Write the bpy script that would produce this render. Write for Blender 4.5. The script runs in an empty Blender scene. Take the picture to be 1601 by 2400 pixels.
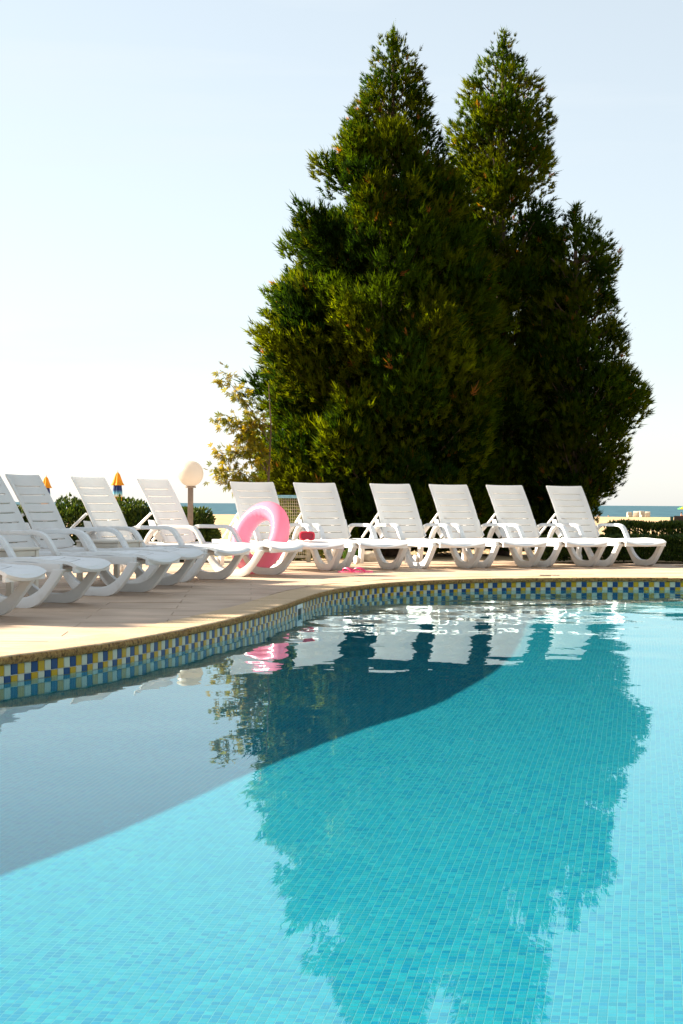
import bpy, bmesh, math, random
import numpy as np
from mathutils import Vector, Matrix

R = math.radians
scn = bpy.context.scene
col = scn.collection
rng = np.random.default_rng(7)
random.seed(7)

# ------------------------------------------------------------------ camera
CAM_H = 0.709
cd = bpy.data.cameras.new("camera")
cam = bpy.data.objects.new("camera", cd)
col.objects.link(cam)
cd.sensor_fit = 'VERTICAL'
cd.sensor_height = 36.0
cd.lens = 4027.0 / 2400.0 * 36.0
cd.clip_start = 0.05
cd.clip_end = 20000
cam.matrix_world = (Matrix.Translation((0, 0, CAM_H)) @ Matrix.Rotation(R(90) - 20.5 / 4027, 4, 'X')
                    @ Matrix.Rotation(0.0063, 4, 'Z'))
scn.camera = cam

# ------------------------------------------------------------------ sky, sun, exposure
SUN_EL = R(29.0)
TO_SUN = Vector((-0.9455, 0.3256, 0)).normalized()      # horizontal direction towards the sun
world = bpy.data.worlds.new("World")
scn.world = world
world.use_nodes = True
wn = world.node_tree
wn.nodes.clear()
sky = wn.nodes.new("ShaderNodeTexSky")
sky.sky_type = 'NISHITA'
sky.sun_disc = False
sky.sun_elevation = SUN_EL
sky.sun_rotation = math.atan2(TO_SUN.x, TO_SUN.y)
sky.altitude = 0
sky.air_density = 1.0
sky.dust_density = 0.4
sky.ozone_density = 1.0
bg = wn.nodes.new("ShaderNodeBackground")
bg.inputs[1].default_value = 0.05
wo = wn.nodes.new("ShaderNodeOutputWorld")
hs = wn.nodes.new("ShaderNodeHueSaturation")
hs.inputs['Saturation'].default_value = 0.56
hs.inputs['Hue'].default_value = 0.487
wn.links.new(sky.outputs[0], hs.inputs['Color'])
wtc = wn.nodes.new("ShaderNodeTexCoord")              # thin high cloud bands
wmp = wn.nodes.new("ShaderNodeMapping")
wmp.inputs['Scale'].default_value = (1.1, 1.1, 11.0)
wmp.inputs['Rotation'].default_value = (0.04, -0.03, 0)
wn.links.new(wtc.outputs['Generated'], wmp.inputs[0])
wnz = wn.nodes.new("ShaderNodeTexNoise")
wnz.inputs['Scale'].default_value = 2.6; wnz.inputs['Detail'].default_value = 7; wnz.inputs['Roughness'].default_value = 0.55
wn.links.new(wmp.outputs[0], wnz.inputs['Vector'])
wmr = wn.nodes.new("ShaderNodeMapRange")
wmr.inputs[1].default_value = 0.50; wmr.inputs[2].default_value = 0.78; wmr.inputs[3].default_value = 0.42; wmr.inputs[4].default_value = 0.80
wn.links.new(wnz.outputs[0], wmr.inputs[0])
wmx = wn.nodes.new("ShaderNodeMix"); wmx.data_type = 'RGBA'
wmx.inputs[7].default_value = (4.45, 4.92, 5.25, 1)
wn.links.new(wmr.outputs[0], wmx.inputs[0]); wn.links.new(hs.outputs[0], wmx.inputs[6])
wn.links.new(wmx.outputs[2], bg.inputs[0])
wn.links.new(bg.outputs[0], wo.inputs[0])

sd = bpy.data.lights.new("sun", 'SUN')
sd.energy = 5.0
sd.angle = R(0.53)
sd.color = (1.0, 0.90, 0.74)
sun = bpy.data.objects.new("sun", sd)
col.objects.link(sun)
sun_dir = Vector((-TO_SUN.x * math.cos(SUN_EL), -TO_SUN.y * math.cos(SUN_EL), -math.sin(SUN_EL)))
sun.rotation_euler = sun_dir.to_track_quat('-Z', 'Y').to_euler()
sd.cycles.is_caustics_light = True

scn.view_settings.view_transform = 'Standard'
scn.view_settings.look = 'None'
scn.view_settings.gamma = 1.0
scn.view_settings.use_curve_mapping = False
scn.view_settings.exposure = 1.95

scn.render.engine = 'CYCLES'
cy = scn.cycles
cy.use_denoising = True
cy.max_bounces = 10
cy.diffuse_bounces = 3
cy.glossy_bounces = 4
cy.transmission_bounces = 8
cy.transparent_max_bounces = 12
cy.sample_clamp_indirect = 3.0
cy.caustics_reflective = False
cy.caustics_refractive = True

# ------------------------------------------------------------------ helpers
WATER_Z = -0.125
DEPTH = 0.95
FLOOR_Z = WATER_Z - DEPTH


def tag(o, label=None, cat=None, group=None, kind=None):
    if label: o["label"] = label
    if cat: o["category"] = cat
    if group: o["group"] = group
    if kind: o["kind"] = kind
    return o


def empty(name, loc=(0, 0, 0), rz=0.0):
    o = bpy.data.objects.new(name, None)
    col.objects.link(o)
    o.location = loc
    o.rotation_euler = (0, 0, rz)
    return o


def link(name, me, m=None, parent=None):
    o = bpy.data.objects.new(name, me)
    col.objects.link(o)
    if m is not None and len(me.materials) == 0:
        me.materials.append(m)
    if parent is not None:
        o.parent = parent
    return o


def copy_tree(o, parent=None):
    c = o.copy()
    col.objects.link(c)
    c.parent = parent
    for ch in list(o.children):
        copy_tree(ch, c)
    return c


class MB:
    def __init__(self):
        self.v = []
        self.f = []

    def add(self, vs, fs):
        n = len(self.v)
        self.v += [tuple(p) for p in vs]
        self.f += [tuple(i + n for i in f) for f in fs]

    def box(self, x0, x1, y0, y1, z0, z1):
        self.add([(x0, y0, z0), (x1, y0, z0), (x1, y1, z0), (x0, y1, z0),
                  (x0, y0, z1), (x1, y0, z1), (x1, y1, z1), (x0, y1, z1)],
                 [(0, 3, 2, 1), (4, 5, 6, 7), (0, 1, 5, 4), (1, 2, 6, 5), (2, 3, 7, 6), (3, 0, 4, 7)])

    def strip(self, outer, inner, x0, x1):
        """band between two (y, z) polylines, extruded along x"""
        n = len(outer)
        vs, fs = [], []
        for (a, b) in zip(outer, inner):
            vs += [(x0, a[0], a[1]), (x1, a[0], a[1]), (x0, b[0], b[1]), (x1, b[0], b[1])]
        for i in range(n - 1):
            p, q = 4 * i, 4 * i + 4
            fs += [(p, q, q + 2, p + 2), (p + 1, p + 3, q + 3, q + 1), (p, p + 1, q + 1, q), (p + 2, q + 2, q + 3, p + 3)]
        e = 4 * (n - 1)
        fs += [(0, 2, 3, 1), (e, e + 1, e + 3, e + 2)]
        self.add(vs, fs)

    def tube(self, pts, rad, n=8, cap=True):
        pts = [Vector(p) for p in pts]
        rads = rad if isinstance(rad, (list, tuple)) else [rad] * len(pts)
        vs, fs = [], []
        up = Vector((0, 0, 1))
        prev = None
        for i, p in enumerate(pts):
            t = (pts[min(i + 1, len(pts) - 1)] - pts[max(i - 1, 0)]).normalized()
            if prev is None:
                a = t.cross(up)
                if a.length < 1e-3: a = t.cross(Vector((1, 0, 0)))
            else:
                a = prev - t * prev.dot(t)
            a.normalize()
            prev = a
            b = t.cross(a)
            for k in range(n):
                w = 2 * math.pi * k / n
                vs.append(p + (a * math.cos(w) + b * math.sin(w)) * rads[i])
        for i in range(len(pts) - 1):
            for k in range(n):
                k2 = (k + 1) % n
                fs.append((i * n + k, i * n + k2, i * n + n + k2, i * n + n + k))
        if cap:
            fs.append(tuple(range(n - 1, -1, -1)))
            fs.append(tuple(range((len(pts) - 1) * n, len(pts) * n)))
        self.add(vs, fs)

    def lathe(self, prof, n=24, c=(0, 0, 0)):
        vs, fs = [], []
        for (r, z) in prof:
            for k in range(n):
                w = 2 * math.pi * k / n
                vs.append((c[0] + r * math.cos(w), c[1] + r * math.sin(w), c[2] + z))
        for i in range(len(prof) - 1):
            for k in range(n):
                k2 = (k + 1) % n
                fs.append((i * n + k, i * n + k2, i * n + n + k2, i * n + n + k))
        self.add(vs, fs)

    def mesh(self, name, bevel=0.0, smooth=35, seg=2):
        me = bpy.data.meshes.new(name)
        me.from_pydata(self.v, [], self.f)
        bm = bmesh.new()
        bm.from_mesh(me)
        bmesh.ops.recalc_face_normals(bm, faces=bm.faces)
        if bevel > 0:
            es = [e for e in bm.edges if len(e.link_faces) == 2 and e.calc_face_angle(0) > R(32)]
            bmesh.ops.bevel(bm, geom=es, offset=bevel, segments=seg, profile=0.6, affect='EDGES', clamp_overlap=True)
        bm.to_mesh(me)
        bm.free()
        if smooth:
            me.shade_smooth()
            me.set_sharp_from_angle(angle=R(smooth))
        return me

    def build(self, name, m, parent=None, bevel=0.0, smooth=35, seg=2):
        return link(name, self.mesh(name, bevel, smooth, seg), m, parent)


def offset2d(pts, d):
    out = []
    n = len(pts)
    for i in range(n):
        a = Vector(pts[max(i - 1, 0)]); b = Vector(pts[min(i + 1, n - 1)])
        t = (b - a).normalized()
        out.append((pts[i][0] - t.y * d, pts[i][1] + t.x * d))
    return out


def smooth2d(pts, n=6):
    """Catmull-Rom through points of any dimension"""
    P = [np.array(p, float) for p in pts]
    out = []
    for i in range(len(P) - 1):
        p0 = P[max(i - 1, 0)]; p1 = P[i]; p2 = P[i + 1]; p3 = P[min(i + 2, len(P) - 1)]
        for k in range(n):
            t = k / n
            out.append(0.5 * ((2 * p1) + (-p0 + p2) * t + (2 * p0 - 5 * p1 + 4 * p2 - p3) * t * t
                              + (-p0 + 3 * p1 - 3 * p2 + p3) * t ** 3))
    out.append(P[-1])
    return out


def tri_mesh(name, V, C=None, per=3):
    """V (N, per, 3) separate polygons, C (N, 3) colour of each"""
    N = len(V)
    me = bpy.data.meshes.new(name)
    me.vertices.add(N * per)
    me.vertices.foreach_set("co", np.ascontiguousarray(V, dtype=np.float32).ravel())
    me.loops.add(N * per)
    me.loops.foreach_set("vertex_index", np.arange(N * per, dtype=np.int32))
    me.polygons.add(N)
    me.polygons.foreach_set("loop_start", np.arange(0, N * per, per, dtype=np.int32))
    me.update(calc_edges=True)
    if C is not None:
        a = me.color_attributes.new("col", 'FLOAT_COLOR', 'POINT')
        cc = np.ones((N, per, 4), np.float32)
        cc[:, :, :3] = C[:, None, :]
        a.data.foreach_set("color", cc.ravel())
    return me


# ------------------------------------------------------------------ materials
def newmat(name):
    m = bpy.data.materials.new(name)
    m.use_nodes = True
    nt = m.node_tree
    b = nt.nodes["Principled BSDF"]
    return m, nt, b


def N(nt, kind, **kw):
    n = nt.nodes.new(kind)
    for k, v in kw.items():
        setattr(n, k, v)
    return n


def ramp(nt, fac, stops):
    r = N(nt, "ShaderNodeValToRGB")
    el = r.color_ramp.elements
    while len(el) < len(stops): el.new(0.5)
    for e, (p, c) in zip(el, stops):
        e.position = p
        e.color = (*c, 1)
    nt.links.new(fac, r.inputs[0])
    return r


def mat(name, c, rough=0.5, var=0.0, scale=8.0, c2=None, bump=0.0, bscale=60.0, metal=0.0, spec=0.5, transl=0.0, tcol=None, coords='Object', detail=4, lo_=0.35, hi_=0.65):
    m, nt, b = newmat(name)
    b.inputs['Roughness'].default_value = rough
    b.inputs['Metallic'].default_value = metal
    b.inputs['Specular IOR Level'].default_value = spec
    b.inputs['Base Color'].default_value = (*c, 1)
    tc = N(nt, "ShaderNodeTexCoord")
    if var > 0 or c2 is not None:
        nz = N(nt, "ShaderNodeTexNoise")
        nz.inputs['Scale'].default_value = scale
        nz.inputs['Detail'].default_value = detail
        nt.links.new(tc.outputs[coords], nz.inputs['Vector'])
        lo = c2 if c2 is not None else tuple(x * (1 - var) for x in c)
        rp = ramp(nt, nz.outputs[0], [(lo_, lo), (hi_, c)])
        nt.links.new(rp.outputs[0], b.inputs['Base Color'])
    if bump > 0:
        nb = N(nt, "ShaderNodeTexNoise")
        nb.inputs['Scale'].default_value = bscale
        nb.inputs['Detail'].default_value = 5
        nt.links.new(tc.outputs[coords], nb.inputs['Vector'])
        bp = N(nt, "ShaderNodeBump")
        bp.inputs['Strength'].default_value = 1.0
        bp.inputs['Distance'].default_value = bump
        nt.links.new(nb.outputs[0], bp.inputs['Height'])
        nt.links.new(bp.outputs[0], b.inputs['Normal'])
    if transl > 0:
        t = N(nt, "ShaderNodeBsdfTranslucent")
        t.inputs[0].default_value = (*(tcol or c), 1)
        mx = N(nt, "ShaderNodeMixShader")
        mx.inputs[0].default_value = transl
        out = nt.nodes["Material Output"]
        nt.links.new(b.outputs[0], mx.inputs[1])
        nt.links.new(t.outputs[0], mx.inputs[2])
        nt.links.new(mx.outputs[0], out.inputs[0])
    return m


def leafmat(name, transl=0.3, rough=0.55, tmul=(1.3, 1.2, 0.5), spec=0.2):
    m, nt, b = newmat(name)
    at = N(nt, "ShaderNodeAttribute", attribute_name="col")
    nt.links.new(at.outputs['Color'], b.inputs['Base Color'])
    b.inputs['Roughness'].default_value = rough
    b.inputs['Specular IOR Level'].default_value = spec
    t = N(nt, "ShaderNodeBsdfTranslucent")
    mm = N(nt, "ShaderNodeMix", data_type='RGBA', blend_type='MULTIPLY')
    mm.inputs[0].default_value = 1.0
    nt.links.new(at.outputs['Color'], mm.inputs[6])
    mm.inputs[7].default_value = (*tmul, 1)
    nt.links.new(mm.outputs[2], t.inputs[0])
    mx = N(nt, "ShaderNodeMixShader")
    mx.inputs[0].default_value = transl
    nt.links.new(b.outputs[0], mx.inputs[1])
    nt.links.new(t.outputs[0], mx.inputs[2])
    nt.links.new(mx.outputs[0], nt.nodes["Material Output"].inputs[0])
    return m


def attrmat(name, rough=0.3, spec=0.5):
    m, nt, b = newmat(name)
    at = N(nt, "ShaderNodeAttribute", attribute_name="col")
    nt.links.new(at.outputs['Color'], b.inputs['Base Color'])
    b.inputs['Roughness'].default_value = rough
    b.inputs['Specular IOR Level'].default_value = spec
    return m


M = {}
M['plastic'] = mat("white_plastic", (0.82, 0.82, 0.81), 0.40, c2=(0.58, 0.55, 0.50), scale=7, detail=7, lo_=0.22, hi_=0.44, bump=0.0006, bscale=40, transl=0.12)
M['plastic_thin'] = mat("white_plastic_panel", (0.82, 0.815, 0.80), 0.40, c2=(0.76, 0.75, 0.73), scale=4, transl=0.30)
M['wheel'] = mat("wheel_plastic", (0.62, 0.60, 0.57), 0.5, var=0.2, scale=30)
M['cream_plastic'] = mat("cream_plastic", (0.78, 0.72, 0.62), 0.45, var=0.08, scale=6, transl=0.15)
M['pink'] = mat("pink_vinyl", (0.84, 0.34, 0.47), 0.16, transl=0.5, tcol=(0.93, 0.46, 0.57), bump=0.0012, bscale=26)
M['hot_pink'] = mat("hot_pink_rubber", (0.75, 0.05, 0.19), 0.45, var=0.15, scale=40)
M['pale_pink'] = mat("pale_pink_rubber", (0.85, 0.35, 0.45), 0.5)
M['red'] = mat("red_silicone", (0.62, 0.008, 0.04), 0.3)
M['bark'] = mat("bark", (0.13, 0.085, 0.055), 0.9, c2=(0.06, 0.04, 0.028), scale=14, bump=0.02, bscale=18)
M['twig'] = mat("twig", (0.10, 0.06, 0.035), 0.85, var=0.3, scale=20)
M['juniper'] = leafmat("juniper_leaf", 0.50, 0.9, (1.75, 1.6, 0.2), 0.02)
M['box_leaf'] = leafmat("box_leaf", 0.28, 0.4)
M['broad_leaf'] = leafmat("broad_leaf", 0.25)
M['maple'] = leafmat("maple_leaf", 0.5, 0.5, (1.2, 1.0, 0.4))
M['stone'] = mat("boulder_stone", (0.55, 0.45, 0.33), 0.85, c2=(0.34, 0.27, 0.19), scale=9, bump=0.01, bscale=14)
M['grout'] = mat("white_grout", (0.72, 0.72, 0.68), 0.7, var=0.15, scale=30)
M['blue_tile'] = mat("blue_glazed_tile", (0.004, 0.034, 0.115), 0.35, c2=(0.007, 0.055, 0.17), scale=60, spec=0.2, coords='Generated')
M['yellow_tile'] = mat("yellow_glazed_tile", (0.56, 0.31, 0.006), 0.35, c2=(0.46, 0.26, 0.008), scale=40, spec=0.2, coords='Generated')
M['cream_tile'] = mat("cream_glazed_tile", (0.60, 0.55, 0.42), 0.35, c2=(0.50, 0.46, 0.34), scale=40, spec=0.2, coords='Generated')
M['white_abs'] = mat("white_abs", (0.78, 0.77, 0.72), 0.4, var=0.1, scale=30)
M['floor_tile'] = attrmat("floor_mosaic_tile", 0.25)
M['lamp_glass'] = mat("opal_globe", (0.60, 0.56, 0.51), 0.35, transl=0.6, tcol=(0.74, 0.68, 0.61))
M['post'] = mat("lamp_post_paint", (0.26, 0.20, 0.15), 0.6, c2=(0.17, 0.13, 0.10), scale=12, bump=0.002, bscale=50)
M['wire'] = mat("galvanised_wire", (0.50, 0.42, 0.30), 0.5, metal=0.2, var=0.2, scale=30)
M['blue_rail'] = mat("pale_blue_paint", (0.24, 0.44, 0.50), 0.5, c2=(0.16, 0.34, 0.42), scale=30)
M['tan_post'] = mat("tan_painted_post", (0.46, 0.40, 0.29), 0.6, var=0.25, scale=20)
M['cover'] = mat("cream_wicker", (0.62, 0.53, 0.40), 0.8, c2=(0.40, 0.33, 0.24), scale=5)
M['green_metal'] = mat("green_metal", (0.05, 0.13, 0.07), 0.4, var=0.2, scale=10)
M['brown_wood'] = mat("brown_wood", (0.15, 0.07, 0.035), 0.6, var=0.35, scale=9)
M['steel'] = mat("brushed_plate", (0.5, 0.42, 0.34), 0.35, metal=0.7, var=0.2, scale=20)
M['skin'] = mat("tanned_skin", (0.42, 0.21, 0.13), 0.55)
M['swim'] = mat("dark_swimwear", (0.06, 0.02, 0.03), 0.7)
M['hair'] = mat("dark_hair", (0.03, 0.02, 0.015), 0.6)
M['dark'] = mat("cavity_shade", (0.02, 0.03, 0.02), 0.7)  # near-black colour standing in for shade inside the skimmer
M['yellow_cloth'] = mat("yellow_cloth", (0.80, 0.50, 0.02), 0.8, transl=0.3)
M['green_cloth'] = mat("green_cloth", (0.10, 0.45, 0.12), 0.8, transl=0.3)
M['orange_cloth'] = mat("orange_cloth", (0.83, 0.37, 0.015), 0.8, transl=0.3, bump=0.01, bscale=6)
M['pole'] = mat("pale_pole", (0.6, 0.58, 0.54), 0.5)


def banded_cloth():
    m, nt, b = newmat("banded_parasol_cloth")
    b.inputs['Roughness'].default_value = 0.8
    tc = N(nt, "ShaderNodeTexCoord")
    sp = N(nt, "ShaderNodeSeparateXYZ")
    nt.links.new(tc.outputs['Object'], sp.inputs[0])
    dv = N(nt, "ShaderNodeMath", operation='DIVIDE')
    nt.links.new(sp.outputs[2], dv.inputs[0])
    dv.inputs[1].default_value = 2.4
    r = ramp(nt, dv.outputs[0], [(0.0, (0.02, 0.06, 0.22)), (0.31, (0.02, 0.06, 0.22)), (0.34, (0.25, 0.5, 0.65)), (0.37, (0.83, 0.37, 0.015)),
                                 (0.535, (0.83, 0.37, 0.015)), (0.545, (0.75, 0.75, 0.66)), (0.60, (0.15, 0.45, 0.62)), (0.66, (0.012, 0.03, 0.16)), (0.76, (0.02, 0.05, 0.22))])
    nt.links.new(r.outputs[0], b.inputs['Base Color'])
    return m


M['banded'] = banded_cloth()


def water_mat():
    m, nt, b = newmat("pool_water")
    nt.nodes.remove(b)
    g = N(nt, "ShaderNodeBsdfGlass")
    g.inputs['IOR'].default_value = 1.333
    g.inputs['Roughness'].default_value = 0.0
    g.inputs['Color'].default_value = (0.80, 0.965, 1.0, 1)
    tc = N(nt, "ShaderNodeTexCoord")

    def nz(scale, rot, stretch, det, rough=0.5):
        mp = N(nt, "ShaderNodeMapping")
        mp.inputs['Rotation'].default_value = (0, 0, rot)
        mp.inputs['Scale'].default_value = stretch
        nt.links.new(tc.outputs['Object'], mp.inputs[0])
        n = N(nt, "ShaderNodeTexNoise")
        n.inputs['Scale'].default_value = scale
        n.inputs['Detail'].default_value = det
        n.inputs['Roughness'].default_value = rough
        nt.links.new(mp.outputs[0], n.inputs['Vector'])
        return n
    n1 = nz(1.6, 0.3, (1, 0.8, 1), 1.0, 0.4)
    n2 = nz(5.0, -0.4, (1, 0.7, 1), 2.0, 0.5)
    a = N(nt, "ShaderNodeMath", operation='MULTIPLY'); a.inputs[1].default_value = 1.0
    b2 = N(nt, "ShaderNodeMath", operation='MULTIPLY'); b2.inputs[1].default_value = 0.16
    nt.links.new(n1.outputs[0], a.inputs[0])
    nt.links.new(n2.outputs[0], b2.inputs[0])
    s = N(nt, "ShaderNodeMath", operation='ADD')
    nt.links.new(a.outputs[0], s.inputs[0]); nt.links.new(b2.outputs[0], s.inputs[1])
    bp = N(nt, "ShaderNodeBump")
    bp.inputs['Strength'].default_value = 1.0
    bp.inputs['Distance'].default_value = 0.0125
    sp = N(nt, "ShaderNodeSeparateXYZ")
    nt.links.new(tc.outputs['Object'], sp.inputs[0])
    mr = N(nt, "ShaderNodeMapRange"); mr.interpolation_type = 'SMOOTHSTEP'      # calm near side, ripples run along the far wall
    mr.inputs[1].default_value = 5.0; mr.inputs[2].default_value = 14.0; mr.inputs[3].default_value = 0.22; mr.inputs[4].default_value = 1.0
    nt.links.new(sp.outputs[1], mr.inputs[0])
    am = N(nt, "ShaderNodeMath", operation='MULTIPLY')
    nt.links.new(s.outputs[0], am.inputs[0]); nt.links.new(mr.outputs[0], am.inputs[1])
    nt.links.new(am.outputs[0], bp.inputs['Height'])
    nt.links.new(bp.outputs[0], g.inputs['Normal'])
    nt.links.new(g.outputs[0], nt.nodes["Material Output"].inputs[0])
    return m


M['water'] = water_mat()


def deck_mat(name, base, dark, streak, grain_scale=1.0):
    m, nt, b = newmat(name)
    tc = N(nt, "ShaderNodeTexCoord")
    geo = N(nt, "ShaderNodeNewGeometry")
    mp = N(nt, "ShaderNodeMapping")
    mp.inputs['Scale'].default_value = (1.2, 14, 14)
    nt.links.new(geo.outputs['Position'], mp.inputs[0])
    n1 = N(nt, "ShaderNodeTexNoise"); n1.inputs['Scale'].default_value = 2.2 * grain_scale; n1.inputs['Detail'].default_value = 6
    nt.links.new(mp.outputs[0], n1.inputs['Vector'])
    n2 = N(nt, "ShaderNodeTexNoise"); n2.inputs['Scale'].default_value = 2.5; n2.inputs['Detail'].default_value = 5
    nt.links.new(geo.outputs['Position'], n2.inputs['Vector'])
    r1 = ramp(nt, n1.outputs[0], [(0.3, dark), (0.62, base)])
    r2 = ramp(nt, n2.outputs[0], [(0.3, (0.72, 0.70, 0.68)), (0.7, (1.0, 1.0, 1.0))])
    mx = N(nt, "ShaderNodeMix", data_type='RGBA', blend_type='MULTIPLY')
    mx.inputs[0].default_value = 1.0
    nt.links.new(r1.outputs[0], mx.inputs[6]); nt.links.new(r2.outputs[0], mx.inputs[7])
    oi = N(nt, "ShaderNodeObjectInfo")
    mr = N(nt, "ShaderNodeMapRange")
    mr.inputs['To Min'].default_value = 0.93; mr.inputs['To Max'].default_value = 1.04
    nt.links.new(oi.outputs['Random'], mr.inputs[0])
    m2 = N(nt, "ShaderNodeMix", data_type='RGBA', blend_type='MULTIPLY')
    m2.inputs[0].default_value = 1.0
    nt.links.new(mx.outputs[2], m2.inputs[6]); nt.links.new(mr.outputs[0], m2.inputs[7])
    nt.links.new(m2.outputs[2], b.inputs['Base Color'])
    b.inputs['Roughness'].default_value = 0.62
    b.inputs['Specular IOR Level'].default_value = 0.3
    bp = N(nt, "ShaderNodeBump"); bp.inputs['Distance'].default_value = 0.0015; bp.inputs['Strength'].default_value = 1
    nt.links.new(n1.outputs[0], bp.inputs['Height']); nt.links.new(bp.outputs[0], b.inputs['Normal'])
    return m


M['deck'] = deck_mat("deck_tile_stone", (0.62, 0.455, 0.325), (0.49, 0.345, 0.24), 1)
M['deck_grout'] = mat("deck_grout", (0.50, 0.37, 0.265), 0.9, var=0.3, scale=20)


def coping_mat():
    m, nt, b = newmat("coping_sandstone")
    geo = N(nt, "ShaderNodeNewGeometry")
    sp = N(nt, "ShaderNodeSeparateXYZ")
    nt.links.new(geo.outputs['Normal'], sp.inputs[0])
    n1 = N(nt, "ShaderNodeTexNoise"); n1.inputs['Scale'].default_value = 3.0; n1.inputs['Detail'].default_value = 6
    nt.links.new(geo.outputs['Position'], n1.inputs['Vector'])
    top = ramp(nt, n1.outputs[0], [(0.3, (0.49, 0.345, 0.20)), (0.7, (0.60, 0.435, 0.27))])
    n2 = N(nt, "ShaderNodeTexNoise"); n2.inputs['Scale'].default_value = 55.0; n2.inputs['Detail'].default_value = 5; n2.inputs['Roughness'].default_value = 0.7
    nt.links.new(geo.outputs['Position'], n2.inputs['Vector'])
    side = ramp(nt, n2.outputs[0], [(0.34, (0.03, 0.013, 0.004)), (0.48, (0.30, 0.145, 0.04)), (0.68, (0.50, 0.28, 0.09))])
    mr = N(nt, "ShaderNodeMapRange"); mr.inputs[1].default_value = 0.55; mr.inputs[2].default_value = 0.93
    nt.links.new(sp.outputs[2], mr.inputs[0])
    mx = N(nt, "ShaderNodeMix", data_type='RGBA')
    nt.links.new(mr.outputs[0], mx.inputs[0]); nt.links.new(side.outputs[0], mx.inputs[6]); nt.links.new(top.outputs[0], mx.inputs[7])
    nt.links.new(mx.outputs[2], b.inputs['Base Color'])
    b.inputs['Roughness'].default_value = 0.75
    b.inputs['Specular IOR Level'].default_value = 0.25
    bp = N(nt, "ShaderNodeBump"); bp.inputs['Distance'].default_value = 0.007; bp.inputs['Strength'].default_value = 1
    nt.links.new(n2.outputs[0], bp.inputs['Height']); nt.links.new(bp.outputs[0], b.inputs['Normal'])
    return m


M['coping'] = coping_mat()


def mosaic_mat(name, uv):
    """aqua mosaic too far or too steep to tell its pieces apart"""
    m, nt, b = newmat(name)
    tc = N(nt, "ShaderNodeTexCoord")
    br = N(nt, "ShaderNodeTexBrick")
    br.offset = 0.0
    br.inputs['Color1'].default_value = (0.016, 0.32, 0.43, 1)
    br.inputs['Color2'].default_value = (0.035, 0.41, 0.47, 1)
    br.inputs['Mortar'].default_value = (0.30, 0.62, 0.60, 1)
    br.inputs['Scale'].default_value = 1.0
    br.inputs['Mortar Size'].default_value = 0.001
    br.inputs['Brick Width'].default_value = 0.0205
    br.inputs['Row Height'].default_value = 0.0205
    nt.links.new(tc.outputs['UV' if uv else 'Object'], br.inputs['Vector'])
    nt.links.new(br.outputs[0], b.inputs['Base Color'])
    b.inputs['Roughness'].default_value = 0.3
    return m


M['mosaic_uv'] = mosaic_mat("wall_mosaic", True)
M['floor_grout'] = mat("floor_grout", (0.16, 0.56, 0.60), 0.7, var=0.12, scale=12)


def sand_mat():
    m, nt, b = newmat("beach_sand")
    geo = N(nt, "ShaderNodeNewGeometry")
    n1 = N(nt, "ShaderNodeTexNoise"); n1.inputs['Scale'].default_value = 0.9; n1.inputs['Detail'].default_value = 8; n1.inputs['Roughness'].default_value = 0.6
    nt.links.new(geo.outputs['Position'], n1.inputs['Vector'])
    r = ramp(nt, n1.outputs[0], [(0.3, (0.40, 0.27, 0.14)), (0.65, (0.52, 0.37, 0.21))])
    nt.links.new(r.outputs[0], b.inputs['Base Color'])
    b.inputs['Roughness'].default_value = 0.95
    b.inputs['Specular IOR Level'].default_value = 0.1
    n2 = N(nt, "ShaderNodeTexNoise"); n2.inputs['Scale'].default_value = 2.2; n2.inputs['Detail'].default_value = 4
    nt.links.new(geo.outputs['Position'], n2.inputs['Vector'])
    bp = N(nt, "ShaderNodeBump"); bp.inputs['Distance'].default_value = 0.22; bp.inputs['Strength'].default_value = 1
    nt.links.new(n2.outputs[0], bp.inputs['Height']); nt.links.new(bp.outputs[0], b.inputs['Normal'])
    return m


M['sand'] = sand_mat()


def sea_mat():
    m, nt, b = newmat("sea_water")
    geo = N(nt, "ShaderNodeNewGeometry")
    mp = N(nt, "ShaderNodeMapping"); mp.inputs['Scale'].default_value = (0.05, 0.011, 1)
    nt.links.new(geo.outputs['Position'], mp.inputs[0])
    n1 = N(nt, "ShaderNodeTexNoise"); n1.inputs['Scale'].default_value = 3.0; n1.inputs['Detail'].default_value = 8; n1.inputs['Roughness'].default_value = 0.65
    nt.links.new(mp.outputs[0], n1.inputs['Vector'])
    r = ramp(nt, n1.outputs[0], [(0.36, (0.007, 0.044, 0.070)), (0.62, (0.036, 0.108, 0.134))])
    nt.links.new(r.outputs[0], b.inputs['Base Color'])
    b.inputs['Roughness'].default_value = 0.5
    b.inputs['Specular IOR Level'].default_value = 0.12
    return m


M['sea'] = sea_mat()


def puddle_mat():
    m, nt, b = newmat("puddle_film")
    nt.nodes.remove(b)
    fr = N(nt, "ShaderNodeFresnel"); fr.inputs[0].default_value = 1.333
    t = N(nt, "ShaderNodeBsdfTransparent"); t.inputs[0].default_value = (0.55, 0.5, 0.47, 1)
    g = N(nt, "ShaderNodeBsdfGlossy"); g.inputs['Roughness'].default_value = 0.02
    mx = N(nt, "ShaderNodeMixShader")
    nt.links.new(fr.outputs[0], mx.inputs[0]); nt.links.new(t.outputs[0], mx.inputs[1]); nt.links.new(g.outputs[0], mx.inputs[2])
    nt.links.new(mx.outputs[0], nt.nodes["Material Output"].inputs[0])
    return m


M['puddle'] = puddle_mat()

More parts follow.
